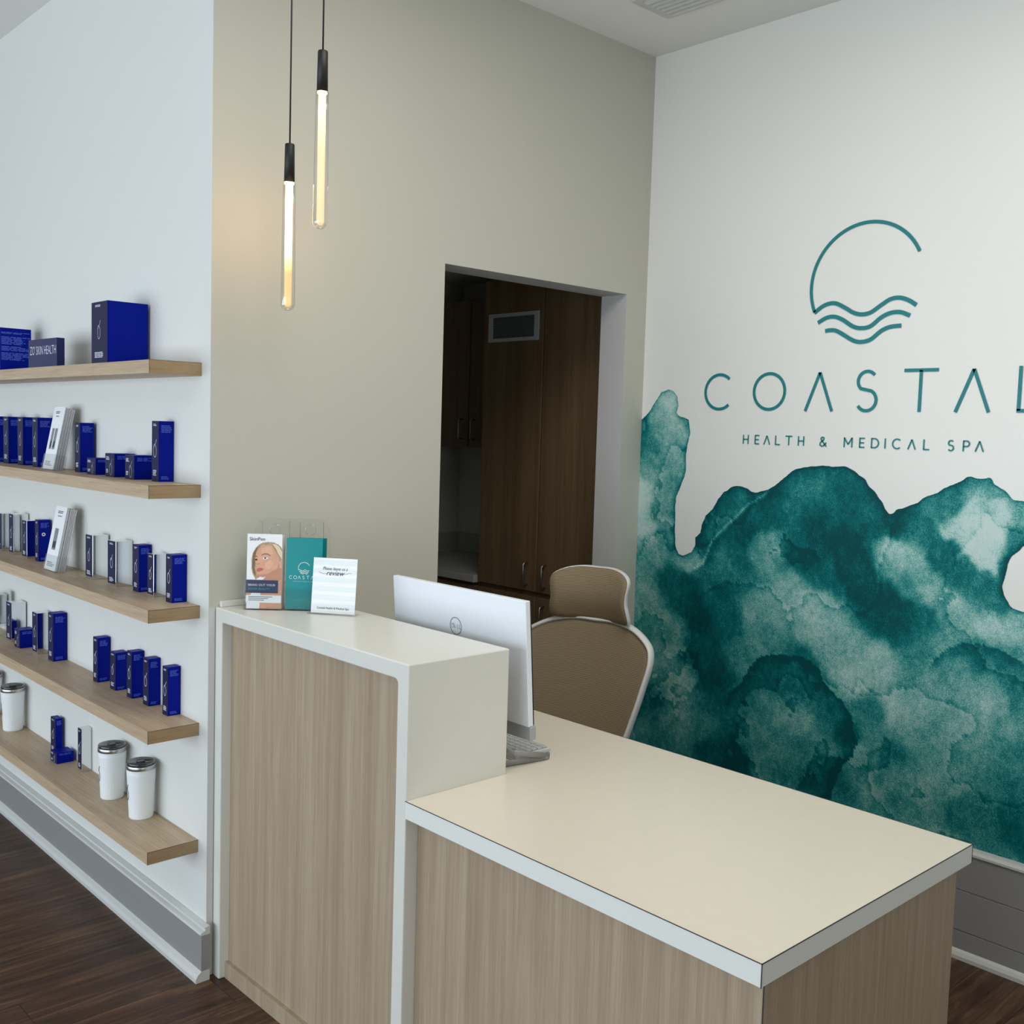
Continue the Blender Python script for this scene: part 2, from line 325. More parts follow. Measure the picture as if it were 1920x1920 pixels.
RIMC=[[-1.2,0.861],[-1.233,0.912],[-1.275,0.955],[-1.317,0.979],[-1.359,0.986],[-1.409,0.982],[-1.459,0.966],[-1.501,0.948],[-1.605,0.882]]
TONE=[[-0.078,1.636,0.45],[-0.128,1.722,0.25],[-0.203,1.564,0.4],[-0.023,1.613,0.7],[-0.087,1.452,0.45],[-0.023,1.339,0.1],[-0.056,1.243,0.15],[-0.122,1.314,0.5],[-0.17,1.188,0.55],[-0.051,1.066,0.5],[-0.104,1.127,0.45],[-0.057,0.956,0.45],[-0.177,1.048,0.8],[-0.245,1.024,0.95],[-0.29,0.934,1.0],[-0.118,0.854,0.5],[-0.216,0.815,0.5],[-0.127,0.69,0.45],[-0.078,0.535,0.75],[-0.238,0.656,0.45],[-0.324,0.779,0.9],[-0.392,0.707,0.95],[-0.247,0.494,0.5],[-0.341,0.472,0.55],[-0.382,0.418,0.85],[-0.085,0.412,0.6],[-0.46,0.615,0.85],[-0.523,0.577,0.7],[-0.508,0.417,0.95],[-0.586,0.519,0.55],[-0.661,0.638,0.55],[-0.656,0.737,0.7],[-0.742,0.794,0.85],[-0.8,0.746,0.75],[-0.753,0.608,0.5],[-0.86,0.632,0.7],[-0.945,0.604,0.95],[-0.866,0.536,0.6],[-0.76,0.481,0.6],[-0.65,0.432,0.6],[-0.873,0.412,0.85],[-1.02,0.527,0.55],[-1.063,0.631,0.65],[-1.029,0.717,0.75],[-1.113,0.606,0.75],[-1.152,0.743,0.35],[-1.203,0.664,0.45],[-0.974,0.799,0.35],[-1.049,0.86,0.35],[-0.909,0.872,0.4],[-0.84,0.966,0.35],[-0.774,1.004,0.35],[-0.684,1.041,0.45],[-0.584,0.977,0.5],[-0.567,0.873,0.55],[-0.51,0.812,0.65],[-0.48,0.91,0.8],[-0.401,1.002,0.8],[-0.433,1.11,0.7],[-0.531,1.081,0.7],[-0.607,1.19,0.55],[-0.533,1.263,0.9],[-0.49,1.178,0.85],[-0.656,1.333,0.8],[-0.762,1.389,0.8],[-0.704,1.453,0.85],[-0.865,1.442,0.8],[-0.968,1.402,0.85],[-0.822,1.288,0.95],[-0.741,1.204,0.95],[-0.924,1.297,0.95],[-1.022,1.315,0.9],[-0.911,1.184,0.95],[-0.984,1.137,1.0],[-0.83,1.137,0.85],[-1.037,1.061,0.95],[-1.134,1.03,0.9],[-1.208,1.023,0.8],[-1.084,1.24,0.35],[-1.133,1.209,0.4],[-1.068,1.184,0.5],[-1.173,1.151,0.4],[-1.22,1.113,0.35],[-1.268,1.059,0.45],[-1.129,1.119,0.6],[-1.31,1.082,0.35],[-1.396,1.052,0.25],[-1.478,1.048,0.3],[-1.348,1.165,0.75],[-1.409,1.122,0.7],[-1.285,1.209,0.8],[-1.229,1.255,0.8],[-1.163,1.31,0.75],[-1.115,1.35,0.9],[-1.08,1.311,0.9],[-1.203,1.401,0.6],[-1.244,1.438,0.6],[-1.308,1.383,0.1],[-1.339,1.3,0.1],[-1.251,1.335,0.15],[-1.378,1.337,0.08],[-1.368,1.235,0.15],[-1.415,1.407,0.15],[-1.453,1.311,0.7],[-1.403,1.456,0.5],[-1.426,1.225,0.9],[-1.471,1.395,0.5],[-1.275,0.946,0.55],[-1.361,0.952,0.7],[-1.445,0.934,0.65],[-1.324,0.868,0.45],[-1.41,0.842,0.4],[-1.489,0.875,0.6],[-1.512,0.779,0.5],[-1.417,0.732,0.45],[-1.286,0.772,0.45],[-1.251,0.631,0.45],[-1.34,0.609,0.5],[-1.464,0.64,0.6],[-1.509,0.567,0.7],[-1.167,0.492,0.5],[-1.303,0.51,0.55],[-1.351,0.436,0.7],[-1.434,0.46,0.75],[-1.516,0.467,0.85],[-1.264,0.41,0.5],[-1.073,0.466,0.55],[-0.504,1.361,0.8],[-0.454,1.389,0.85],[-0.397,1.313,0.8],[-0.327,1.203,0.85],[-0.267,1.123,0.4],[-1.576,0.752,0.5],[-1.629,0.518,0.8],[-1.597,1.002,0.4]]
def vnoise(x,y,sc,seed):
    rs=np.random.RandomState(seed); g=rs.rand(64,64); X=x*sc+31.7; Y=y*sc+17.3
    xi=np.floor(X).astype(int); yi=np.floor(Y).astype(int); fx=X-xi; fy=Y-yi; fx=fx*fx*(3-2*fx); fy=fy*fy*(3-2*fy)
    G=lambda a,b:g[a%64,b%64]
    return (G(xi,yi)*(1-fx)+G(xi+1,yi)*fx)*(1-fy)+(G(xi,yi+1)*(1-fx)+G(xi+1,yi+1)*fx)*fy
def fbm(x,y,sc,seed,o=5,g=.55):
    r=0;a=1;t=0
    for i in range(o): r=r+a*(vnoise(x,y,sc*2**i,seed+i)-.5); t+=a; a*=g
    return r/t*2
def segd(px,py,pts,closed):
    """distance to a polyline, signed side of the nearest segment, position along it"""
    best=np.full(px.shape,9.); side=np.zeros(px.shape); par=np.zeros(px.shape); n=len(pts); m=n if closed else n-1
    for i in range(m):
        a=pts[i]; b=pts[(i+1)%n]; dx,dy=b[0]-a[0],b[1]-a[1]; l2=dx*dx+dy*dy+1e-12
        t=np.clip(((px-a[0])*dx+(py-a[1])*dy)/l2,0,1); d=np.hypot(px-a[0]-t*dx,py-a[1]-t*dy)
        k=d<best; best=np.where(k,d,best); side=np.where(k,np.sign(dx*(py-a[1])-dy*(px-a[0])),side); par=np.where(k,(i+t)/m,par)
    return best,side,par
def inside(px,py,pts):
    r=np.zeros(px.shape,bool); n=len(pts)
    for i in range(n):
        x1,y1=pts[i]; x2,y2=pts[(i+1)%n]
        if y1==y2: continue
        c=((y1>py)!=(y2>py))&(px<(x2-x1)*(py-y1)/(y2-y1)+x1); r^=c
    return r
def mural():
    st=.0065; ys=np.arange(-1.98,0.0001,st); ys[-1]=-.0005; zs=np.arange(.352,1.80,st); Yg,Zg=np.meshgrid(ys,zs,indexing='ij')
    wy=Yg+.006*fbm(Yg,Zg,28,3,4); wz=Zg+.006*fbm(Yg,Zg,28,11,4)
    sil=[(.3,1.651)]+[tuple(q) for q in SIL]+[(-2.05,1.1),(-2.2,.9),(-2.2,.1),(.3,.1)]
    hole=[tuple(q) for q in HOLE]
    d1,_,_=segd(wy,wz,sil,True); s1=np.where(inside(wy,wz,sil),d1,-d1)
    d2,_,_=segd(wy,wz,hole,True); s2=np.where(inside(wy,wz,hole),-d2,d2)
    sdf=np.minimum(s1,s2)
    # wash density
    ty=Yg+.045*fbm(Yg,Zg,7,21,5,.65); tz=Zg+.045*fbm(Yg,Zg,7,31,5,.65)
    num=np.zeros(Yg.shape); den=np.zeros(Yg.shape)
    for y,z,t in TONE:
        w=1/((ty-y)**2+(tz-z)**2+.0004)**2.4; num+=w*t; den+=w
    T=num/den
    T=T+.24*fbm(Yg,Zg,11,41,6,.7)+.09*fbm(Yg*1.5,Zg*.9,45,51,4,.8)
    j=1+.9*fbm(Yg,Zg,30,61,4)
    f1=fbm(Yg,Zg,4,101,5,.5); f2=fbm(Yg+.3,Zg,9,111,6,.62)
    T=T+.22*np.exp(-np.maximum(f1-.02,0)/.06)*(f1>.02)-.10*np.exp(-np.maximum(.02-f1,0)/.05)*(f1<=.02)+.05*np.exp(-np.maximum(f2-.1,0)/.06)*(f2>.1)
    T=T+.38*np.exp(-np.maximum(sdf,0)/(.009*np.clip(j,.25,3)))
    for pts,inn,wid,amp,light in((RIMB,1,.028,.55,.10),(RIMC,-1,.03,.35,.05)):
        d,sd,par=segd(wy+.006*fbm(Yg,Zg,60,71,3),wz,[tuple(q) for q in pts],False); fade=np.clip(np.minimum(par*8,1),0,1)
        inside_=(sd*SGN[inn]>0); jw=wid*np.clip(1+1.3*fbm(Yg,Zg,16,81,4),.2,3)
        T=T+np.where(inside_,amp*np.exp(-d/jw),-light*np.exp(-d/.03))*fade
    d,sd,par=segd(wy,wz,[tuple(q) for q in RIMA],False)
    T=T+np.where(sd>0,.28*np.exp(-d/.02),0)-.38*np.exp(-(d/.0055)**2)
    T=np.clip(T,0,1.1)
    ny,nz=Yg.shape; V=[];A=[];F=[];idx={}
    def vid(i,j):
        k=i*nz+j
        if k not in idx: idx[k]=len(V); V.append((0,float(Yg[i,j]),float(Zg[i,j]))); A.append(float(T[i,j]))
        return idx[k]
    cut={}
    def cv(p,q):
        if p>q: p,q=q,p
        if (p,q) in cut: return cut[(p,q)]
        (i,j),(k,l)=p,q; a,b=sdf[i,j],sdf[k,l]; t=a/(a-b)
        V.append((0,float(Yg[i,j]+t*(Yg[k,l]-Yg[i,j])),float(Zg[i,j]+t*(Zg[k,l]-Zg[i,j])))); A.append(float(T[i,j]+t*(T[k,l]-T[i,j]))); cut[(p,q)]=len(V)-1; return len(V)-1
    pos=sdf>0
    for i in range(ny-1):
        for j in range(nz-1):
            c=((i,j),(i,j+1),(i+1,j+1),(i+1,j)); p=[pos[q] for q in c]
            if all(p): F.append([vid(*q) for q in c]); continue
            if not any(p): continue
            for tri in((c[0],c[1],c[2]),(c[0],c[2],c[3])):
                out=[]
                for a in range(3):
                    q,r=tri[a],tri[(a+1)%3]
                    if pos[q]: out.append(vid(*q))
                    if pos[q]!=pos[r]: out.append(cv(q,r))
                if len(out)>2: F.append(out)
    me=bpy.data.meshes.new('wall_mural'); me.from_pydata(V,[],F)
    at=me.attributes.new('wash','FLOAT','POINT'); at.data.foreach_set('value',A); me.update()
    m=bpy.data.materials.new('watercolour_wash'); m.use_nodes=True; nt=m.node_tree; b=nt.nodes['Principled BSDF']; b.inputs['Roughness'].default_value=.6; b.inputs['Specular IOR Level'].default_value=.15
    an=nt.nodes.new('ShaderNodeAttribute'); an.attribute_name='wash'
    tc=nt.nodes.new('ShaderNodeTexCoord'); acc=an.outputs['Fac']
    for sc,am,det in((230,.5,5),(60,.22,6)):
        n=nt.nodes.new('ShaderNodeTexNoise'); n.inputs['Scale'].default_value=sc; n.inputs['Detail'].default_value=det; n.inputs['Roughness'].default_value=.7; nt.links.new(tc.outputs['Object'],n.inputs['Vector'])
        ma=nt.nodes.new('ShaderNodeMath'); ma.operation='MULTIPLY_ADD'; ma.inputs[1].default_value=am*2; ma.inputs[2].default_value=-am; nt.links.new(n.outputs['Fac'],ma.inputs[0])
        ad=nt.nodes.new('ShaderNodeMath'); ad.operation='ADD'; nt.links.new(acc,ad.inputs[0]); nt.links.new(ma.outputs[0],ad.inputs[1]); acc=ad.outputs[0]
    r=nt.nodes.new('ShaderNodeValToRGB'); e=r.color_ramp.elements
    e[0].position=0; e[0].color=lin((204,220,216)); e[1].position=1.0; e[1].color=lin((0,74,78))
    for p_,c_ in((.2,(180,212,208)),(.38,(134,184,178)),(.56,(66,150,146)),(.76,(2,112,115))): k=e.new(p_); k.color=lin(c_)
    nt.links.new(acc,r.inputs[0]); nt.links.new(r.outputs[0],b.inputs['Base Color'])
    me.materials.append(m)
    o=bpy.data.objects.new('wall_mural',me); COL.objects.link(o); o.location=(L-.0015,0,0)
    tag(o,'teal watercolour wash mural spreading over the lower part of the white wall','mural')
SGN={1:1,-1:1}
mural()
# lettering and emblem above the mural
fw=lambda u,v:(L-.003,-u,v)
sg=thing('wall_logo','teal logo of an open circle over three waves on the white wall','logo',(0,0,0))
b=MB()
cx_,cz_,r_=.927,2.103,.199
b.ribbon(arc(cx_,cz_,r_,26,204,60),.0115,fn=fw,mi=0,wf=[1.0]*61); b.build('open_ring',MTEAL,sg)
def smooth(pts,n=6):
    out=[]
    for i in range(len(pts)-1):
        p0=pts[max(i-1,0)];p1=pts[i];p2=pts[i+1];p3=pts[min(i+2,len(pts)-1)]
        for k in range(n):
            t=k/n; out.append(tuple(.5*((2*p1[a])+(-p0[a]+p2[a])*t+(2*p0[a]-5*p1[a]+4*p2[a]-p3[a])*t*t+(-p0[a]+3*p1[a]-3*p2[a]+p3[a])*t**3) for a in range(len(p1))))
    out.append(tuple(pts[-1])); return out
for w_ in ([(.744,2.020),(.78,2.043),(.819,2.048),(.857,2.031),(.888,2.013),(.918,2.005),(.95,2.009),(.985,2.03),(1.016,2.047),(1.047,2.05),(1.078,2.04),(1.105,2.023)],
 [(.76,1.986),(.791,2.001),(.821,2.003),(.852,1.991),(.891,1.967),(.921,1.96),(.953,1.965),(.987,1.99),(1.018,2.003),(1.053,2.004),(1.086,1.991)],
 [(.789,1.957),(.81,1.959),(.83,1.956),(.855,1.943),(.894,1.921),(.923,1.915),(.956,1.922),(.99,1.947),(1.021,1.959),(1.059,1.961)]):
    MB().ribbon(smooth(w_),.0135,fn=fw).build('wave',MTEAL,sg)
sg=thing('wall_lettering','large spaced teal letters reading COASTAL under the logo','sign',(0,0,0))
for ch,u in (('C',.299),('O',.512),('A',.722),('S',.899),('T',1.078),('A',1.244),('L',1.432)):
    b=MB(); strokes(b,ch,u,1.687,.137,.0108,fw); b.build('letter',MTEAL,sg)
sg=thing('wall_lettering','small teal letters reading HEALTH & MEDICAL SPA above the mural','sign',(0,0,0))
for ch,u in zip('HEALTH&MEDICALSPA',(.480,.530,.567,.615,.656,.706,.788,.880,.936,.978,1.025,1.051,1.103,1.155,1.230,1.280,1.317)):
    b=MB(); strokes(b,ch,u,1.568,.033,.0044,fw); b.build('letter',MTEAL,sg)

# ------------------------------------------------------------------ ceiling vent
v=thing('ceiling_vent','white louvred air vent in the ceiling above the mural wall','vent',(1.468,-.60,H))
MB().box((-.100,-.325,-.006),(.097,-.295,0)).box((-.100,.295,-.006),(.097,.325,0)).box((-.100,-.295,-.006),(-.075,.295,0)).box((.07,-.295,-.006),(.097,.295,0)).build('frame',MTR,v)
MB().box((-.08,-.3,-.0005),(.08,.3,0)).build('backing',mat('duct_grey',(70,72,74),.8),v)
for i in range(6):
    x=-.064+i*.0265
    mx=Matrix.Translation((x,0,-.006))@Matrix.Rotation(math.radians(22),4,'Y')
    MB().box((-.0122,-.294,-.0012),(.0122,.294,.0012),mx=mx).build('slat',MTR,v)

# ------------------------------------------------------------------ store room cabinets
def bar_handle(parent,x,y,z,h=.1):
    MB().tube([(x,y,z-h/2),(x-.02,y,z-h/2),(x-.027,y,z-h/2+.008),(x-.027,y,z+h/2-.008),(x-.02,y,z+h/2),(x,y,z+h/2)],.0045,10).build('handle',MMET,parent)
t=thing('tall_cabinet','tall dark wood storage cabinet seen through the wall opening','cabinet',(1.9,.63,0))
MB().box((.02,-.41,0),(.6,.4,2.28)).build('body',MCW,t)
for s_,y0,y1 in((1,.004,.396),(-1,-.404,-.003)):
    d=MB().box((0,y0,.872),(.02,y1,2.28),bev=.0015,seg=1).build('door',MCW,t); bar_handle(d,0,(y0 if s_>0 else y1)+s_*.055,.95)
    if s_>0:
        g=MB().box((-.008,.03,1.996),(0,.36,2.012)).box((-.008,.03,2.108),(0,.36,2.124)).box((-.008,.03,2.012),(0,.056,2.108)).box((-.008,.334,2.012),(0,.36,2.108))
        for i in range(9): g.box((-.005,.056,2.016+i*.0102),(-.001,.334,2.020+i*.0102),1)
        g.box((-.0012,.056,2.012),(0,.334,2.108),1)
        g.build('vent_grille',[mat('grille_grey',(206,212,216),.5),mat('grille_slats',(100,108,116),.5)],d)
    d=MB().box((0,y0,.1),(.02,y1,.848),bev=.0015,seg=1).build('door',MCW,t); bar_handle(d,0,(y0 if s_>0 else y1)+s_*.05,.765)
t=thing('base_cabinet','dark wood base cabinet left of the tall cabinet in the store room','cabinet',(1.9,1.46,0))
MB().box((.02,-.425,0),(.59,.42,.865)).build('body',MCW,t)
for y0,y1,k in((-.422,-.003,1),(.003,.418,-1)):
    d=MB().box((0,y0,.1),(.02,y1,.85),bev=.0015,seg=1).build('door',MCW,t); bar_handle(d,0,y1-.05 if k>0 else y0+.05,.74)
t=thing('worktop','grey store room worktop with an upstand on the base cabinet','worktop',(1.9,1.46,.866))
MB().box((-.02,-.425,0),(.597,.425,.036),bev=.003).build('slab',mat('store_worktop',(190,190,184),.4),t)
MB().box((.577,-.42,.036),(.597,.425,.14)).box((0,.405,.036),(.577,.425,.14)).build('upstand',mat('store_upstand',(178,178,170),.4),t)
t=thing('wall_cabinet','dark wood upper cabinet hung over the store room worktop','cabinet',(2.2,1.46,1.50))
MB().box((.02,-.42,0),(.3,.43,.76)).build('body',MCW,t)
for y0,y1,k in((-.415,.012,1),(.018,.43,-1)):
    d=MB().box((0,y0,.0),(.02,y1,.76),bev=.0015,seg=1).build('door',MCW,t); bar_handle(d,0,y1-.045 if k>0 else y0+.045,.093)

# ------------------------------------------------------------------ reception desk
xf,xb,yt,ye,xr,h2=.0193,.3209,-.8934,-1.8156,.7836,.7642
t=thing('reception_counter','tall white framed transaction counter with a pale wood front panel','counter',(0,0,0))
b=MB()
# portal frame as one extruded profile in the (y,z) plane with a small fillet at the inner corner
o_=[(-.002,0),(-.002,1.07),(yt,1.07),(yt,0),(yt+.039,0)]
inner=[(yt+.039,1.07-.039-.012)]+[(yt+.039+.012-.012*math.cos(a*PI/8),1.07-.039-.012+.012*math.sin(a*PI/8)) for a in range(1,5)]+[(-.041,1.031),(-.041,0)]
prof=o_+inner
n=len(prof); vs=[(xf,y,z) for y,z in prof]+[(xb,y,z) for y,z in prof]
tr=tessellate_polygon([[Vector((0,y,z)) for y,z in prof]])
b.add(vs,[tuple(q) for q in tr]+[tuple(n+i for i in reversed(q)) for q in tr]+[(i,(i+1)%n,n+(i+1)%n,n+i) for i in range(n)])
fr=b.build('frame',MSO,t)
bm=bmesh.new(); bm.from_mesh(fr.data); bmesh.ops.recalc_face_normals(bm,faces=bm.faces); bmesh.ops.dissolve_limit(bm,angle_limit=.01,verts=bm.verts,edges=bm.edges); bm.to_mesh(fr.data); bm.free()
mo=fr.modifiers.new('b','BEVEL'); mo.width=.003; mo.segments=2; mo.limit_method='ANGLE'; mo.angle_limit=1
MB().box((xf+.03,yt+.037,0),(xf+.05,-.039,1.031)).build('front_panel',MDW,t)
MB().box((xf+.018,yt+.039,0),(xf+.03,-.041,.048)).build('plinth_strip',MDW,t)
MB().box((xf+.05,yt+.037,0),(xb,-.039,.02)).box((xb-.02,yt+.037,.02),(xb,-.039,1.031)).build('rear_panel',MDW,t)
MB().box((xf+.012,-.014,1.07),(xb,-.001,1.087),bev=.002).build('upstand',MSO,t)
t=thing('reception_desk','low reception desk with cream top, white edge and wood panels','desk',(0,0,0))
b=MB().box((xf-.001,ye,h2-.039),(xr,yt-.0005,h2),0,fm={'+z':1,'-z':0,'-x':0,'+x':0,'-y':0,'+y':0})
b.box((xb+.001,yt-.0005,h2-.039),(xr,-.02,h2),0,fm={'+z':1})
e=.0007
for a,c in(((xf-.001,ye,h2),(xr,ye,h2)),((xf-.001,ye,h2),(xf-.001,yt,h2)),((xr,ye,h2),(xr,-.02,h2)),((xf-.001,ye,h2-.039),(xf-.001,ye,h2)),((xr,ye,h2-.039),(xr,ye,h2))):
    b.box([min(p,q)-e for p,q in zip(a,c)],[max(p,q)+e for p,q in zip(a,c)],2)
b.build('desktop',[MEDGE,MTOP,MSEAM],t)
MB().box((xf+.036,ye+.018,0),(xf+.056,yt-.001,h2-.039)).build('front_panel',MDW,t)
MB().box((xf+.056,ye+.018,0),(.757,ye+.036,h2-.039)).build('end_panel',MDW,t)
MB().box((xf+.0352,ye+.0172,0),(xf+.0368,ye+.0188,h2-.039)).build('corner_seam',MSEAM,t)
MB().box((.36,ye+.036,0),(.757,-1.25,h2-.045)).build('pedestal',MDW,t)
MB().box((.70,-.05,0),(.757,-.03,h2-.04)).box((.34,-.05,0),(.7,-.03,h2-.04)).build('wall_end_panel',MDW,t)
# white filler strip covering the floor corner between baseboard and counter
struct('trim_1',MB().box((.0,-.0015,.0),(.019,-.0005,1.07)),MTR)

# ------------------------------------------------------------------ wall shelves
names=('topmost floating oak shelf, holding the three large blue boxes','second floating oak shelf from the top with low blue cartons at its near end','middle floating oak shelf with silver-sided cartons and white leaflets','fourth floating oak shelf, with five blue cartons near its end','lowest floating oak shelf, carrying the white tumblers')
MSEAM2=mat('shelf_seam',(96,78,58),.6); MSWE=wood('shelf_end_woodgrain',[(140,116,86),(160,136,104),(176,152,120)],(3,60,70))
ZS=[1.7505,1.4103,1.068,.7294,.3862]
for z,nm in zip(ZS,names):
    b=MB().box((-.1515,.0521,-.0359),(0,3.4,0),0,fm={'-y':2})
    for a,c in(((-.1515,.0521,-.0359),(-.1515,.0521,0)),((-.1515,.0521,0),(0,.0521,0))): b.box([min(p,q)-.0005 for p,q in zip(a,c)],[max(p,q)+.0005 for p,q in zip(a,c)],1)
    tag(b.build('wall_shelf',[MSW,MSEAM2,MSWE],loc=(0,0,z)),nm,'shelf',None)
# ------------------------------------------------------------------ products on the shelves
def glyph(b,fn,cx,cz,h,mi,w=.0011):
    """oval with a slanted stroke springing from its left top"""
    b.ribbon(arc(cx,cz-.16*h,.17*h,0,360,28,ry=.33*h),w,closed=False,fn=fn,mi=mi)
    b.ribbon([(cx-.17*h,cz+.05*h),(cx-.1*h,cz+.22*h),(cx+.02*h,cz+.20*h)],w,fn=fn,mi=mi)
    b.ribbon([(cx-.13*h,cz+.08*h),(cx+.05*h,cz+.24*h),(cx+.2*h,cz+.5*h)],w,fn=fn,mi=mi)
def lines(b,fn,u0,u1,v0,v1,n,mi,rnd,th=.55):
    st=(v0-v1)/n
    for i in range(n):
        v=v0-i*st; u=u0
        end=u1-(u1-u0)*rnd.random()*.35
        while u<end-1e-4:
            l=min((.12+.3*rnd.random())*(u1-u0),end-u); b.add([fn(u,v),fn(u+l*.86,v),fn(u+l*.86,v-st*th),fn(u,v-st*th)],[(0,1,2,3)],mi); u+=l
def carton(name,label,zt,yn,xn,yl,xl,h,silver=False,rz=0,group=None,kind='tall',textside=True,glyphs=True):
    """near vertical edge at (xn,yn); runs yl away along the wall, xl towards the wall"""
    rnd=random.Random(int(yn*1e4)+int(zt*1e3))
    xl=min(xl,-.0015-xn)
    t=thing(name,label,'box',(xn+xl/2,yn+yl/2,zt),rz,group)
    x0,x1,y0,y1=-xl/2,xl/2,-yl/2,yl/2
    b=MB().box((x0,y0,0),(x1,y1,h),0,bev=.0009,seg=2)
    if textside and not silver:
        fs=lambda u,v:(x0+u,y0-.0003,v)
        if kind=='low': lines(b,fs,.14*xl,.92*xl,h*.90,h*.74,3,1,rnd)
        else:
            lines(b,fs,.16*xl,.92*xl,h*.93,h*.80,5,1,rnd)
            lines(b,fs,.16*xl,.8*xl,h*.09,h*.03,3,1,rnd)
    b.build('carton',[MSL if silver else MBL,MPB],t)
    # dark front panel facing the room
    z0=h*.055 if silver else .0008; ya=y0+(yl*.07 if silver else .0008)
    b=MB().box((x0-.0006,ya,z0),(x0+.0002,y1-.0008,h-.0008),0)
    ff=lambda u,v:(x0-.0009,y1-u,v)
    if kind=='low':
        glyph(b,ff,yl*.62,h*.42,h*.7,1,.0009); lines(b,ff,yl*.12,yl*.5,h*.86,h*.70,3,1,rnd); lines(b,ff,yl*.12,yl*.42,h*.32,h*.14,3,1,rnd)
    else:
        glyph(b,ff,yl*.48,h*.55,h*.30,1,.0015); lines(b,ff,yl*.25,yl*.75,h*.95,h*.91,2,1,rnd); lines(b,ff,yl*.22,yl*.78,h*.19,h*.09,4,1,rnd)
    b.build('front_panel',[MND,MPT],t)
    return t
z=ZS[1]
carton('skincare_box','tall blue carton at the near end of the second shelf',z,.221,-.047,.046,.045,.176)
carton('skincare_box','low blue cube carton touching the tall end carton on the second shelf',z,.345,-.066,.066,.062,.072,kind='low')
carton('skincare_box','low blue cube carton in the middle of the three low ones on the second shelf',z,.486,-.068,.07,.064,.072,kind='low')
carton('skincare_box','smallest and flattest blue carton on the second shelf, right of a tall carton',z,.627,-.07,.072,.05,.053,kind='low')
carton('skincare_box','tall blue carton between the white leaflets and the low cartons on the second shelf',z,.796,-.055,.044,.046,.163)
carton('skincare_box','blue carton directly left of the white leaflets on the second shelf',z,1.172,-.062,.055,.052,.176)
carton('skincare_box','second blue carton left of the leaflets on the second shelf',z,1.325,-.062,.058,.052,.176)
carton('skincare_box','third blue carton left of the leaflets on the second shelf',z,1.478,-.064,.058,.052,.176)
carton('skincare_box','blue carton cut by the left frame edge on the second shelf',z,1.635,-.064,.058,.052,.176)
z=ZS[2]
carton('skincare_box','blue carton at the near end of the middle shelf',z,.132,-.046,.040,.044,.138)
carton('skincare_box','silver-sided carton between two blue ones near the end of the middle shelf',z,.254,-.046,.042,.044,.128,silver=True)
carton('skincare_box','blue carton with silver-sided neighbours on both sides on the middle shelf',z,.366,-.042,.042,.038,.143)
carton('skincare_box','slightly tilted silver-sided carton reflecting its blue neighbour, middle shelf',z,.503,-.058,.056,.054,.142,silver=True,rz=math.radians(3))
carton('skincare_box','silver-sided carton nearest to the white leaflets on their right, middle shelf',z,.684,-.058,.058,.052,.144,silver=True)
c=carton('skincare_box','blue carton with a round white sticker left of the leaflets, middle shelf',z,1.208,-.048,.036,.042,.150)
b=MB(); b.add([(-.0+.011*math.cos(k*PI/10)*.6-.004,-.0185,.098+.0065*math.sin(k*PI/10)) for k in range(20)],[tuple(range(20))],0).add([(-.0+.0052*math.cos(k*PI/10)*.6-.004,-.0187,.098+.003*math.sin(k*PI/10)) for k in range(20)],[tuple(range(20))],1); b.build('sticker',[MPAP,MND],c)
carton('skincare_box','short silver-sided carton beside the stickered blue carton, middle shelf',z,1.308,-.056,.05,.05,.140,silver=True)
carton('skincare_box','taller silver-sided carton, third left of the leaflets on the middle shelf',z,1.447,-.058,.05,.054,.153,silver=True)
carton('skincare_box','silver-sided carton cut by the left frame edge on the middle shelf',z,1.575,-.060,.055,.055,.146,silver=True)
z=ZS[3]
carton('skincare_box','blue carton at the near end of the fourth shelf, standing apart',z,.168,-.040,.036,.038,.144)
carton('skincare_box','blue carton second from the near end of the fourth shelf',z,.303,-.038,.040,.036,.144)
carton('skincare_box','taller blue carton in the middle of the five near the end of the fourth shelf',z,.418,-.041,.036,.038,.146)
carton('skincare_box','shortest of the five upright blue cartons near the end of the fourth shelf',z,.541,-.041,.043,.038,.121)
carton('skincare_box','leftmost of the five upright blue cartons near the end of the fourth shelf',z,.677,-.044,.038,.040,.147)
carton('skincare_box','tallest blue carton of the fourth shelf, right end of the left cluster',z,1.060,-.050,.050,.046,.170)
carton('skincare_box','silver-sided carton against the tallest blue carton on the fourth shelf',z,1.207,-.055,.05,.048,.151,silver=True)
carton('skincare_box','low blue cube carton among silver-sided ones on the fourth shelf',z,1.345,-.070,.06,.055,.068,kind='low')
carton('skincare_box','silver-sided carton behind the low blue cube on the fourth shelf',z,1.477,-.058,.058,.053,.151,silver=True)
tr_=thing('display_tray','clear acrylic riser under a silver-sided carton at the left frame edge','tray',(-.06,1.63,z))
MB().box((-.045,-.05,.044),(.045,.06,.048)).box((-.045,-.05,0),(-.042,.06,.044)).box((.042,-.05,0),(.045,.06,.044)).build('riser',MCL,tr_)
carton('skincare_box','silver-sided carton raised on a clear riser on the fourth shelf',z+.048,1.615,-.074,.05,.055,.125,silver=True)
z=ZS[4]
carton('skincare_box','slim silver-sided carton left of the tumblers on the lowest shelf',z,.838,-.036,.032,.034,.149,silver=True)
carton('skincare_box','small blue carton lying flat on the lowest shelf in front of a slim one',z,.972,-.070,.06,.058,.038,kind='low')
carton('skincare_box','slim upright blue carton behind the flat one on the lowest shelf',z,1.085,-.034,.048,.024,.129)
z=ZS[0]
carton('skincare_box','biggest blue box, standing alone at the near end of the topmost shelf',z,.385,-.13,.120,.122,.183,textside=False)
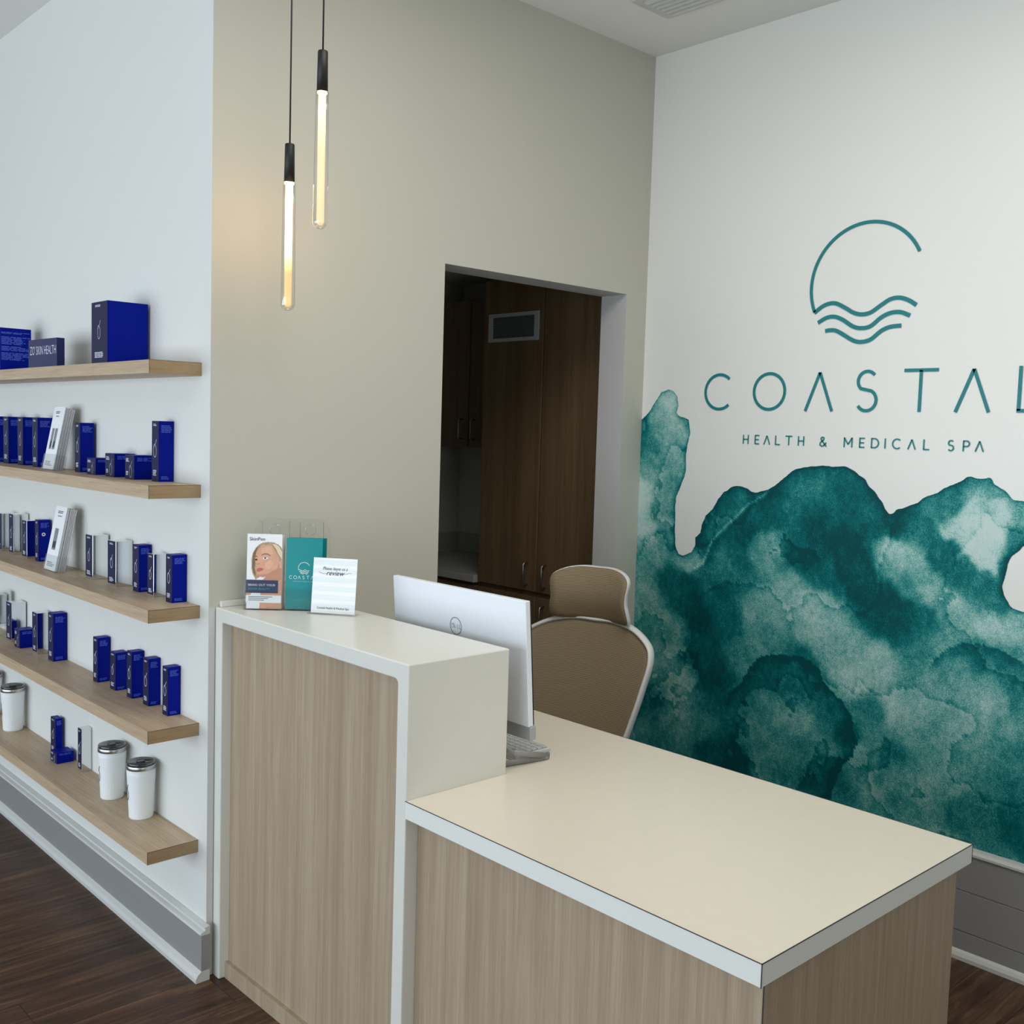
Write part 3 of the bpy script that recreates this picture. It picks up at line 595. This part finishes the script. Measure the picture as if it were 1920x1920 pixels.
# text-covered box at the left frame edge and the sign block beside it
rnd=random.Random(4)
t=thing('skincare_box','wide blue box with fine pale text, left of the navy sign block, topmost shelf','box',(-.096,1.34,z))
b=MB().box((-.053,-.05,0),(.053,.05,.150),0,bev=.0015); fs=lambda u,v:(-.053+u,-.0504,v+(v-.03)*.25)
lines(b,fs,.004,.112,.114,.108,2,1,rnd); lines(b,fs,.004,.112,.101,.078,6,1,rnd); lines(b,fs,.004,.112,.074,.060,4,1,rnd); lines(b,fs,.004,.112,.056,.034,7,1,rnd)
b.build('carton',[MBL,MPB],t)
t=thing('sign_block','dark navy block sign with silver lettering on the topmost shelf','sign',(-.128,.80,z),math.radians(2))
MB().box((0,0,0),(.026,.238,.094),0,bev=.001).build('block',[mat('navy_block',(20,22,84),.35)],t)
b=MB(); fb=lambda u,v:(-.0006,.222-u,v)
text(b,"ZO' SKIN HEALTH",.040,lambda u,v:fb(u*.68,.043+v*1.02),0,bold=-.0003); b.build('lettering',MPT,t)

# white leaflets in clear holders
def leaflet_stand(zt,yb,xb_,w,hh,lean,label,lab2,lab3,seed,n=9,thick=.034):
    t=thing('leaflet_holder',label,'leaflet holder',(xb_,yb+w/2,zt))
    d=Matrix.Rotation(math.atan(lean),4,'Y')   # lean towards the wall
    MB().box((-.003,-w/2-.003,.002),(-.001,w/2+.003,.055),mx=d).box((-.003,-w/2-.004,0),(thick+.006,w/2+.004,.002),mx=d).build('lip',MCL,t)
    MB().box((thick+.002,-w/2-.003,.002),(thick+.004,w/2+.003,hh*.97),mx=d).box((-.003,-w/2-.004,.002),(thick+.004,-w/2-.0025,.055),mx=d).build('back_plate',MCL,t)
    rnd=random.Random(seed)
    for i in range(n):
        x=.0005+i*thick/n; jit=rnd.uniform(-.0015,.0015); dz_=-rnd.random()*.004
        o=thing('leaflet',lab2 if i==0 else lab3,'leaflet',(xb_,yb+w/2,zt),0,None if i==0 else 'leaflets stacked behind the front one '+lab3.split(' on ')[-1])
        b=MB().box((x,-w/2+jit,.003),(x+thick/n*.62,w/2+jit,hh+dz_ if i else hh),0,mx=d)
        if i==0:
            ff=lambda u,v:d@Vector((x-.0004,w/2-u,v))
            lines(b,ff,w*.25,w*.75,hh*.93,hh*.885,2,1,rnd); lines(b,ff,w*.3,w*.7,hh*.86,hh*.83,1,2,rnd)
            for uu in((.22,.42),(.5,.72)) if seed==1 else ((.3,.62),):
                b.add([ff(w*uu[0],hh*.33),ff(w*uu[1],hh*.33),ff(w*uu[1],hh*.66),ff(w*uu[0],hh*.66)],[(0,1,2,3)],2)
                b.add([ff(w*(uu[0]+.03),hh*.36),ff(w*(uu[1]-.03),hh*.36),ff(w*(uu[1]-.03),hh*.46),ff(w*(uu[0]+.03),hh*.46)],[(0,1,2,3)],1)
            lines(b,ff,w*.15,w*.85,hh*.14,hh*.06,3,2,rnd)
        b.build('sheet',[MPAP if i==0 else MPAG,MDK,MLOG],o)
leaflet_stand(ZS[1],.925,-.098,.10,.218,.20,'clear leaflet holder on the second shelf','front white leaflet in the holder on the second shelf','plain white leaflet edge behind the front leaflet on the second shelf',1)
leaflet_stand(ZS[2],.905,-.100,.10,.222,.20,'clear leaflet holder on the middle shelf','front white leaflet in the holder on the middle shelf','plain white leaflet edge behind the front leaflet on the middle shelf',2)

# tumblers
def tumbler(label,x,y):
    t=thing('tumbler',label,'tumbler',(x,y,ZS[4]),0,None)
    pf=[(.0,.0),(.033,.0),(.0348,.002),(.0355,.006),(.0365,.03),(.042,.135),(.0428,.152)]
    MB().lathe(pf,40).build('body',MTW,t)
    MB().lathe([(.0428,.152),(.0434,.1525),(.0436,.158),(.0434,.1635),(.0424,.165),(.040,.165),(.040,.154)],40).build('rim',MMET,t)
    MB().lathe([(.0405,.160),(.0405,.1665),(.0415,.1675),(.0425,.169),(.0420,.1725),(.0395,.1735),(.036,.173),(.034,.169),(.0,.168)],40).build('lid',MLID,t)
    b=MB().box((-.012,-.003,.1685),(.012,.010,.1735),bev=.002); b.build('slider',MLID,t)
    b=MB(); a0=math.radians(168)
    def fc(u,v):
        r=.0365+(v-.03)*.0524+.0006; a=a0+u/r; return (r*math.cos(a),r*math.sin(a),v)
    fcm=lambda u,v:fc(-u+.0,v)
    glyph(b,lambda u,v:fc(u,v),0,.083,.05,0,.0028); b.build('emblem',MDK,t)
tumbler('white tumbler nearest the end of the lowest shelf',-.050,.327)
tumbler('white tumbler second from the near end of the lowest shelf',-.050,.545)
tumbler('white tumbler right of the one cut by the left frame edge, lowest shelf',-.050,1.492)
tumbler('white tumbler cut by the left frame edge on the lowest shelf',-.050,1.76)

# ------------------------------------------------------------------ pendant lamps
def pendant(label,x,y,zg0,zg1,strong):
    t=thing('pendant_lamp',label,'pendant lamp',(x,y,H))
    za,zb=zg1-H,zg0-H   # cap bottom, glass bottom
    MB().tube([(0,0,0),(0,0,za+.1)],.0022,8).build('cord',MBLK,t)
    MB().lathe([(0,-.0005),(.05,-.0005),(.05,-.018),(.046,-.022),(0,-.022)],32).build('ceiling_rose',MBLK,t)
    MB().lathe([(0,za+.1),(.0115,za+.1),(.0125,za+.098),(.0140,za+.0),(.0125,za+.0),(.0125,za+.004),(0,za+.004)],32).build('cap',MBLK,t)
    R0=.019
    pf=[(R0*.86,za)]+[(R0*.86+(R0-R0*.86)*i/6,za+(zb+R0-za)*i/6) for i in range(1,7)]+[(R0*math.cos(a*PI/16),zb+R0-R0*math.sin(a*PI/16)) for a in range(1,8)]+[(0,zb)]
    MB().lathe(pf,32).build('glass_tube',MGL,t)
    zi=zb+.010; ri=.0095
    pf=[(ri,za+.002)]+[(ri,zi+ri)]+[(ri*math.cos(a*PI/12),zi+ri-ri*math.sin(a*PI/12)) for a in range(1,6)]+[(0,zi)]
    hh=za-zi
    MB().lathe(pf,24).build('light_rod',emis('rod_glow_'+('low' if strong else 'high'),(1,.60,.22) if strong else (1,.74,.42),15.0 if strong else 2.2,zi+hh*(.25 if strong else .5),zi+hh*(.8 if strong else .95),.95),t)
    MB().lathe([(0,za+.003),(.0125,za+.003),(.0125,za-.003),(0,za-.003)],24).build('led_ring',emis('led_'+('a' if strong else 'b'),(1,.70,.36),70 if strong else 10),t)
def bulb(x,y,z,e,c):
    l=bpy.data.lights.new('lamp_light','POINT'); l.energy=e; l.color=c; l.shadow_soft_size=.012; o=bpy.data.objects.new('lamp_light',l); COL.objects.link(o); o.location=(x,y,z)
pendant('lower pendant lamp with a long glowing glass tube, on the left',.11,-.215,1.888,2.222,True)
pendant('higher pendant lamp with a long glass tube, on the right',.10,-.383,2.080,2.417,False)
bulb(.11,-.215,2.11,1.9,(1,.53,.14)); bulb(.10,-.383,2.33,.25,(1,.7,.4))

# ------------------------------------------------------------------ monitor, keyboard
t=thing('monitor','white monitor seen from behind on the low desk','monitor',(.378,-.615,h2))
mx=Matrix.Translation((0,0,.412))@Matrix.Rotation(math.radians(-4.5),4,'Y')   # top edge at z=.412, tilted
MB().box((0,-.268,-.316),(.016,.268,0),0,bev=.002,mx=mx).build('back_cover',MMON,t)
MB().box((.016,-.266,-.314),(.0205,.266,-.002),mx=mx).build('screen',MSCR,t)
MB().box((.0035,-.269,-.352),(.0235,.269,-.3165),0,bev=.002,mx=mx).build('chin',MMG,t)
b=MB(); fn=lambda u,v:mx@Vector((-.0006,.0-u,v-.102))
b.ribbon(arc(0,0,.0225,0,360,40),.0022,fn=fn)
text(b,'D',.0175,lambda u,v:fn(u-.0185,v-.0062),0,bold=-.0002); text(b,'LL',.0175,lambda u,v:fn(u+.0045,v-.0062),0,bold=-.0002)
text(b,'E',.0175,lambda u,v:fn(math.cos(.6)*u-math.sin(.6)*v-.0055,math.sin(.6)*u+math.cos(.6)*v-.0070),0,bold=-.0002)
b.build('emblem',MLOG,t)
MB().box((-.03,-.03,-.24),(-.001,.03,-.16),bev=.004,mx=mx).build('stand_neck',MMG,t)
fl=MB()
fl.tube([(-.02,0,.21),(-.036,0,.15),(-.034,0,.02)],.012,10)
def flat(b,pts,w=.012,th=.004,mi=0):
    b.tube(pts,w/2,4,mi,rx=th/2)
fl.build('stand_column',MSTN,t)
b=MB()
for s_ in(-1,1):
    q=[(-.05,s_*.235,.0085),(.09,s_*.262,.0085),(.105,s_*.262,.0095),(-.018,s_*.262,.040),(-.034,s_*.20,.056),(-.036,s_*.02,.06)]
    for p_,r2 in zip(q[:-1],q[1:]):
        P0,P1=Vector(p_),Vector(r2); dv=(P1-P0); 
        b.tube([P0,P1],.0075,8,0,rx=.0028)
b.build('stand_feet',MSTN,t)
t=thing('keyboard','pale grey keyboard peeking out under the monitor','keyboard',(.462,-.842,h2+.001),math.radians(-1))
mk=Matrix.Rotation(math.radians(0),4,'Y')
MB().box((-.058,0,.003),(.062,.43,.014),bev=.003).box((-.06,.01,0),(.055,.42,.004)).build('case',MKEY,t)
b=MB()
for i in range(6):
    for j in range(20): b.box((-.052+i*.0182,.006+j*.0208,.014),(-.052+i*.0182+.0155,.006+j*.0208+.0178,.0185),bev=.0012,seg=1)
k=b.build('keys',mat('key_caps',(188,190,191),.5),t)

# ------------------------------------------------------------------ office chair
t=thing('office_chair','white framed office chair with taupe mesh back and headrest','chair',(1.25,-.305,0),PI+math.radians(15))
# local +x is the way a sitter faces, y the width; image-right is local +y after the turn -> mirrored outlines below
def bowl(w,z,cz,dep=.055,hw=.245): return dep*(w/hw)**2+.32*(.86-z)
backo=smooth([(0,.954),(.07,.955),(.14,.944),(.195,.922),(.235,.893),(.247,.86),(.246,.825),(.236,.775),(.225,.72),(.212,.665),(.199,.613),(.183,.565),(.15,.515),(.0,.50)],4)
backo=backo+[(-a,z) for a,z in reversed(backo)][1:-1]
def meshmat():
    m=mat('taupe_mesh_fabric',(150,132,104),.75); nt=m.node_tree; b=nt.nodes['Principled BSDF']; tc=nt.nodes.new('ShaderNodeTexCoord')
    w=nt.nodes.new('ShaderNodeTexWave'); w.bands_direction='Z'; w.inputs['Scale'].default_value=62; w.inputs['Distortion'].default_value=.3
    nt.links.new(tc.outputs['Object'],w.inputs['Vector'])
    mx=nt.nodes.new('ShaderNodeMix'); mx.data_type='RGBA'; mx.inputs[6].default_value=lin((112,97,74)); mx.inputs[7].default_value=lin((158,140,112)); nt.links.new(w.outputs['Fac'],mx.inputs[0]); nt.links.new(mx.outputs[2],b.inputs['Base Color'])
    return m
MMESH=meshmat()
def shell(outline,cz,depf,th,name,nr=9):
    """bowed panel: rings shrinking from the outline to its centre"""
    vs=[];fs=[];n=len(outline)
    for side in(0,1):
        for r in range(nr):
            k=1-r/nr
            for a,z in outline:
                w=a*k; zz=cz+(z-cz)*k; vs.append((depf(w,zz)-(th if side else 0),w,zz))
        vs.append((depf(0,cz)-(th if side else 0),0,cz))
    half=nr*n+1
    for side in(0,1):
        o=side*half
        for r in range(nr-1):
            for i in range(n): f=(o+r*n+i,o+r*n+(i+1)%n,o+(r+1)*n+(i+1)%n,o+(r+1)*n+i); fs.append(f if side else f[::-1])
        for i in range(n): f=(o+(nr-1)*n+i,o+(nr-1)*n+(i+1)%n,o+nr*n); fs.append(f if side else f[::-1])
    for i in range(n): fs.append((i,(i+1)%n,half+(i+1)%n,half+i))
    return MB().add(vs,fs,0,True).build(name,MMESH,t)
db=lambda w,z:bowl(w,z,0)
shell(backo,.74,db,.003,'backrest')
def rim(outline,depf,name,rw,rd,off=-.006):
    P=[Vector((depf(a,z)+off,a,z)) for a,z in outline]; n=len(P); vs=[];fs=[]; m=10
    C_=sum(P,Vector())/n
    for i in range(n):
        tn=(P[(i+1)%n]-P[i-1]).normalized(); ox=Vector((1,0,0)); nn=tn.cross(ox).normalized()
        for k in range(m):
            q=2*PI*k/m; vs.append(P[i]+nn*math.cos(q)*rw+ox*math.sin(q)*rd)
    for i in range(n):
        for k in range(m): fs.append((i*m+k,i*m+(k+1)%m,((i+1)%n)*m+(k+1)%m,((i+1)%n)*m+k))
    return MB().add(vs,fs,0,True).build(name,MPL,t)
rim(backo,db,'backrest_frame',.008,.020,-.008)
heado=smooth([(0,1.131),(.06,1.131),(.11,1.122),(.142,1.105),(.150,1.085),(.146,1.055),(.144,1.025),(.150,.995),(.152,.968),(.143,.954),(.11,.951),(.05,.953),(0,.954)],4)
heado=[(a*.97,z+.0015) for a,z in heado]; heado=heado+[(-a,z) for a,z in reversed(heado)][1:-1]
dh=lambda w,z:.05*(w/.15)**2-.028+.045*math.sin((z-.95)/.18*PI)*.6
shell(heado,1.045,dh,.004,'headrest',6)
rim(heado,dh,'headrest_frame',.0035,.013,-.0145)
MB().tube([(-.07,0,1.0),(-.085,0,.93),(-.09,0,.8),(-.08,0,.6),(-.04,0,.44)],[.014,.018,.022,.026,.026],12).build('spine',MPL,t)
b=MB().tube([(-.08,0,.62),(.0,.07,.56),(.06,.13,.53)],.012,10).tube([(-.08,0,.62),(.0,-.07,.56),(.06,-.13,.53)],.012,10); b.build('back_support',MPL,t)
# seat: bowed pad
so=[(.29+.21*math.cos(a)*1.0,.245*math.sin(a)) for a in [2*PI*i/32 for i in range(32)]]
so=[(.29+.23*math.copysign(abs(math.cos(2*PI*i/32))**.6,math.cos(2*PI*i/32))-.03,.245*math.copysign(abs(math.sin(2*PI*i/32))**.6,math.sin(2*PI*i/32))) for i in range(32)]
b=MB(); vs=[];
for k,z in((.94,.425),(1,.44),(1,.46),(.95,.478),(.6,.482)): vs+=[(.26+(x-.26)*k,y*k,z) for x,y in so]
fs=[(r*32+i,r*32+(i+1)%32,(r+1)*32+(i+1)%32,(r+1)*32+i) for r in range(4) for i in range(32)]+[tuple(range(31,-1,-1)),tuple(128+i for i in range(32))]
b.add(vs,fs,0,True).build('seat',MMESH,t)
MB().box((.1,-.09,.37),(.36,.09,.424),bev=.015).tube([(.2,0,.37),(.2,0,.10)],.028,16).build('column',MPL,t)
b=MB()
for i in range(5):
    a=i*2*PI/5; b.tube([(.2,0,.11),(.2+.16*math.cos(a),.16*math.sin(a),.10),(.2+.30*math.cos(a),.30*math.sin(a),.075)],[.03,.022,.015],10)
b.build('base',MPL,t)
for i in range(5):
    a=i*2*PI/5; X_,Y_=.2+.30*math.cos(a),.30*math.sin(a)
    MB().tube([(X_-.02,Y_,.03),(X_+.02,Y_,.03)],.03,16).tube([(X_,Y_,.03),(X_,Y_,.08)],.008,8).build('caster',MBLK,t)

# ------------------------------------------------------------------ things on the counter
HC=1.0702
# double acrylic leaflet holder standing turned towards the visitor
A=Vector((.062,-.083,HC)); ang=math.atan2(-.125,.150)   # direction of the front edge
t=thing('brochure_holder','clear acrylic double brochure holder standing on the tall counter','brochure holder',A,ang)
b=MB()
b.box((0,-.002,0),(.235,.052,.003)).box((0,-.002,.003),(.108,0,.085)).box((.110,-.002,.003),(.226,0,.062))
for x in(0,.109,.233): b.box((x,0,.003),(x+.002,.050,.080))
b.build('pockets',MCL,t)
b=MB(); pts=[(.02,0),(.232,0),(.232,.22),(.222,.245),(.205,.253),(.05,.253),(.03,.245),(.02,.225)]
vs=[(x,.053,z) for x,z in pts]+[(x,.055,z) for x,z in pts]; n=len(pts)
b.add(vs,[tuple(range(n)),tuple(range(2*n-1,n-1,-1))]+[(i,(i+1)%n,n+(i+1)%n,n+i) for i in range(n)])
for x in(.075,.175): b.tube([(x+.015*math.cos(q*PI/8),.052,.222+.015*math.sin(q*PI/8)) for q in range(17)],.0008,6,1)
for x0 in(.04,.115,.145,.21): b.box((x0,.0515,.19),(x0+.0015,.0525,.245),1)
b.build('back_plate',[MCL,clear('acrylic_edge',(.8,.84,.82),.2,.1,.6)],t)
# printed portrait brochure
lean=Matrix.Rotation(math.radians(-4),4,'X')
def br(label,off,dx,w,h,mats,extra=None,group=None,z0=.004):
    o=thing('brochure',label,'brochure',A,ang,group)
    b=MB().box((dx,off,z0),(dx+w,off+.0016,h),0,mx=lean)
    if extra: extra(b,lambda u,v:lean@Vector((dx+u*w,off-.0004,z0+v*(h-z0))))
    b.build('sheet',mats,o)
def face(b,fn):
    def P(pts,mi,k):   # zoomed picture units -> unit rectangle
        b.poly([Vector(fn((x-175)/512,1-(y-255)/1135))+Vector((0,-.00012*k,0)) for x,y in pts],mi)
    P([(640,700),(690,660),(690,960),(400,960),(470,890)],3,1)
    P([(245,720),(240,640),(262,540),(300,470),(350,415),(410,385),(480,374),(560,380),(620,405),(665,445),(690,490),(690,650),(650,680),(560,800),(330,930),(310,950),(262,860),(245,790)],5,2)
    P([(300,640),(312,545),(345,475),(400,430),(470,415),(540,435),(590,520),(640,600),(648,690),(625,770),(570,850),(500,890),(420,912),(370,905),(330,880),(318,830),(308,790),(318,755),(298,725),(292,695)],1,3)
    P([(380,480),(470,440),(530,470),(560,560),(470,550),(390,540)],2,4)
    P([(440,700),(520,640),(560,700),(520,790),(450,790)],2,4)
    P([(330,880),(420,912),(500,890),(570,850),(625,780),(560,810),(480,860),(400,870)],3,4)
    P([(540,400),(600,410),(650,450),(690,520),(690,640),(640,560),(600,480)],7,4)
    P([(262,560),(300,480),(340,440),(312,520),(290,620),(300,700),(290,760),(310,900),(270,840),(250,740)],6,4)
    P([(650,700),(675,665),(690,690),(690,770),(655,770)],1,5)
    P([(385,575),(420,552),(470,548),(520,578),(518,590),(465,562),(420,566),(388,588)],6,5)
    P([(278,600),(310,585),(330,600),(330,610),(305,598),(280,612)],6,5)
    P([(405,620),(440,600),(480,612),(488,625),(450,640),(415,636)],9,5); P([(425,612),(450,605),(462,620),(445,634),(428,628)],10,6)
    P([(292,642),(315,630),(332,642),(325,658),(298,660)],10,5)
    P([(298,700),(325,712),(355,695),(362,712),(330,722),(305,718)],3,5)
    P([(318,795),(345,775),(372,768),(400,772),(428,790),(395,815),(355,830),(325,822)],4,5)
    # lower part
    P([(175,950),(690,950),(690,1390),(175,1390)],1,1.5); P([(185,1290),(255,1150),(385,1150),(372,1390),(180,1390)],0,5)
    P([(170,1185),(690,1185),(690,1300),(170,1300)],0,6)
    P([(168,955),(640,955),(640,1152),(168,1152)],8,7)
    t2=lambda u0,v0,k:(lambda u,v:Vector(fn(u0+u,v0+v))+Vector((0,-.00012*k,0)))
    def wr(s,x,y,size,mi,bold=0,k=8):
        sx=1/.088; text(b,s,size,lambda u,v:Vector(fn((x-175)/512+u*sx,1-(y-255)/1135+v/.205))+Vector((0,-.00012*k,0)),mi,bold)
    wr('SkinPen',205,355,.0128,10,0); wr('BRING OUT YOUR',200,1045,.0082,0); wr('INNER BEAUTY',200,1105,.0082,11)
    rnd=random.Random(3)
    for i in range(3):
        y=1205+i*25; u=210
        b.add([fn((u-175)/512,1-(y-255)/1135)+Vector((0,-.001,0)),fn((560-i*60-175)/512,1-(y-255)/1135)+Vector((0,-.001,0)),fn((560-i*60-175)/512,1-(y+8-255)/1135)+Vector((0,-.001,0)),fn((u-175)/512,1-(y+8-255)/1135)+Vector((0,-.001,0))],[(0,1,2,3)],10)
br('brochure showing a printed portrait, at the front left of the counter holder',.002,.006,.096,.212,[MPAP,MSK,MSKL,MSKD,MLIP,MHR,MHRD,MHRL,MNVB,MPAP,MDK,mat('teal_print',(60,150,150),.5)],face)
for i in range(4): br('plain brochure edge tucked behind the portrait brochure',.008+i*.006,.007+.001*i,.096,.209,[MPAG],None,'brochures behind the portrait brochure')
def coastf(b,fn):
    sx=1/.098; q=lambda u,v:fn(.5+u*sx,.52+v/.196)
    b.ribbon(arc(0,.012,.0155,26,204,30),.0012,fn=q,mi=1)
    for k,(x0,x1) in enumerate(((-.0145,.0140),(-.013,.0125),(-.0105,.0100))):
        b.ribbon([(x0+(x1-x0)*i/20,.0055-k*.0042+.0016*math.sin(i/20*4*PI+.3)) for i in range(21)],.0012,fn=q,mi=1)
    u=-.0400
    for ch in 'COASTAL':
        strokes(b,ch,u,-.0185,.0092,.0009,q,1); u+=.0118
    text(b,'HEALTH & MEDICAL SPA',.0042,lambda a,c:q(a-.029,c-.0265),1,-.0001,space=1.25)
br('teal brochure printed with the white circle and wave logo, front right pocket',.002,.114,.100,.203,[MTEALP,MPAP],coastf)
for i in range(4): br('plain teal brochure tucked behind the printed teal brochure',.009+i*.008,.1155+.002*i,.100,.203,[MTEALP],None,'teal brochures behind the printed one')
# small review card in an acrylic slant stand
P0=Vector((.182,-.228,HC)); P1=Vector((.263,-.338,HC)); an2=math.atan2(P1.y-P0.y,P1.x-P0.x); wl=(P1-P0).length
t=thing('review_card_stand','white review request card in a clear stand in front of the brochures','card stand',P0,an2)
MB().box((-.002,-.012,0),(wl+.002,.022,.003),bev=.001).box((0,-.010,.003),(wl,-.004,.011)).build('base',MCL,t)
ln2=Matrix.Translation((0,0,.003))@Matrix.Rotation(math.radians(-7),4,'X'); HH=.152; cw=wl-.010
b=MB().box((.005,0,0),(.005+cw,.0018,HH),0,bev=.0006,mx=ln2)
fn=lambda u,v:ln2@Vector((.005+u,-.0004,v))
for i in range(6):
    zb_=.014+i*.024; b.add([fn(.0005,zb_),fn(cw-.0005,zb_),fn(cw-.0005,zb_+.012),fn(.0005,zb_+.012)],[(0,1,2,3)],2)
fn3=lambda u,v:ln2@Vector((.005+u,-.0008,v))
text(b,'Please leave us a',.0125,lambda u,v:fn3(cw*.50+u*.86,.119+v),1,.0000,.35,'CENTER'); text(b,'review',.0185,lambda u,v:fn3(cw*.5+u,.105+v),1,.0001,.4,'CENTER')
b.ribbon(smooth([(cw*.14,.1135),(cw*.2,.1095),(cw*.28,.108),(cw*.34,.110)]),.0007,fn=fn3,mi=1); b.ribbon(smooth([(cw*.68,.110),(cw*.75,.1095),(cw*.83,.113),(cw*.88,.112)]),.0007,fn=fn3,mi=1)
text(b,'Coastal Health & Medical Spa',.0088,lambda u,v:fn3(cw*.5+u*.88,.012+v),1,.0000,0,'CENTER')
b.build('card',[MPAP,MDK,mat('card_board_pattern',(226,234,236),.5)],t)
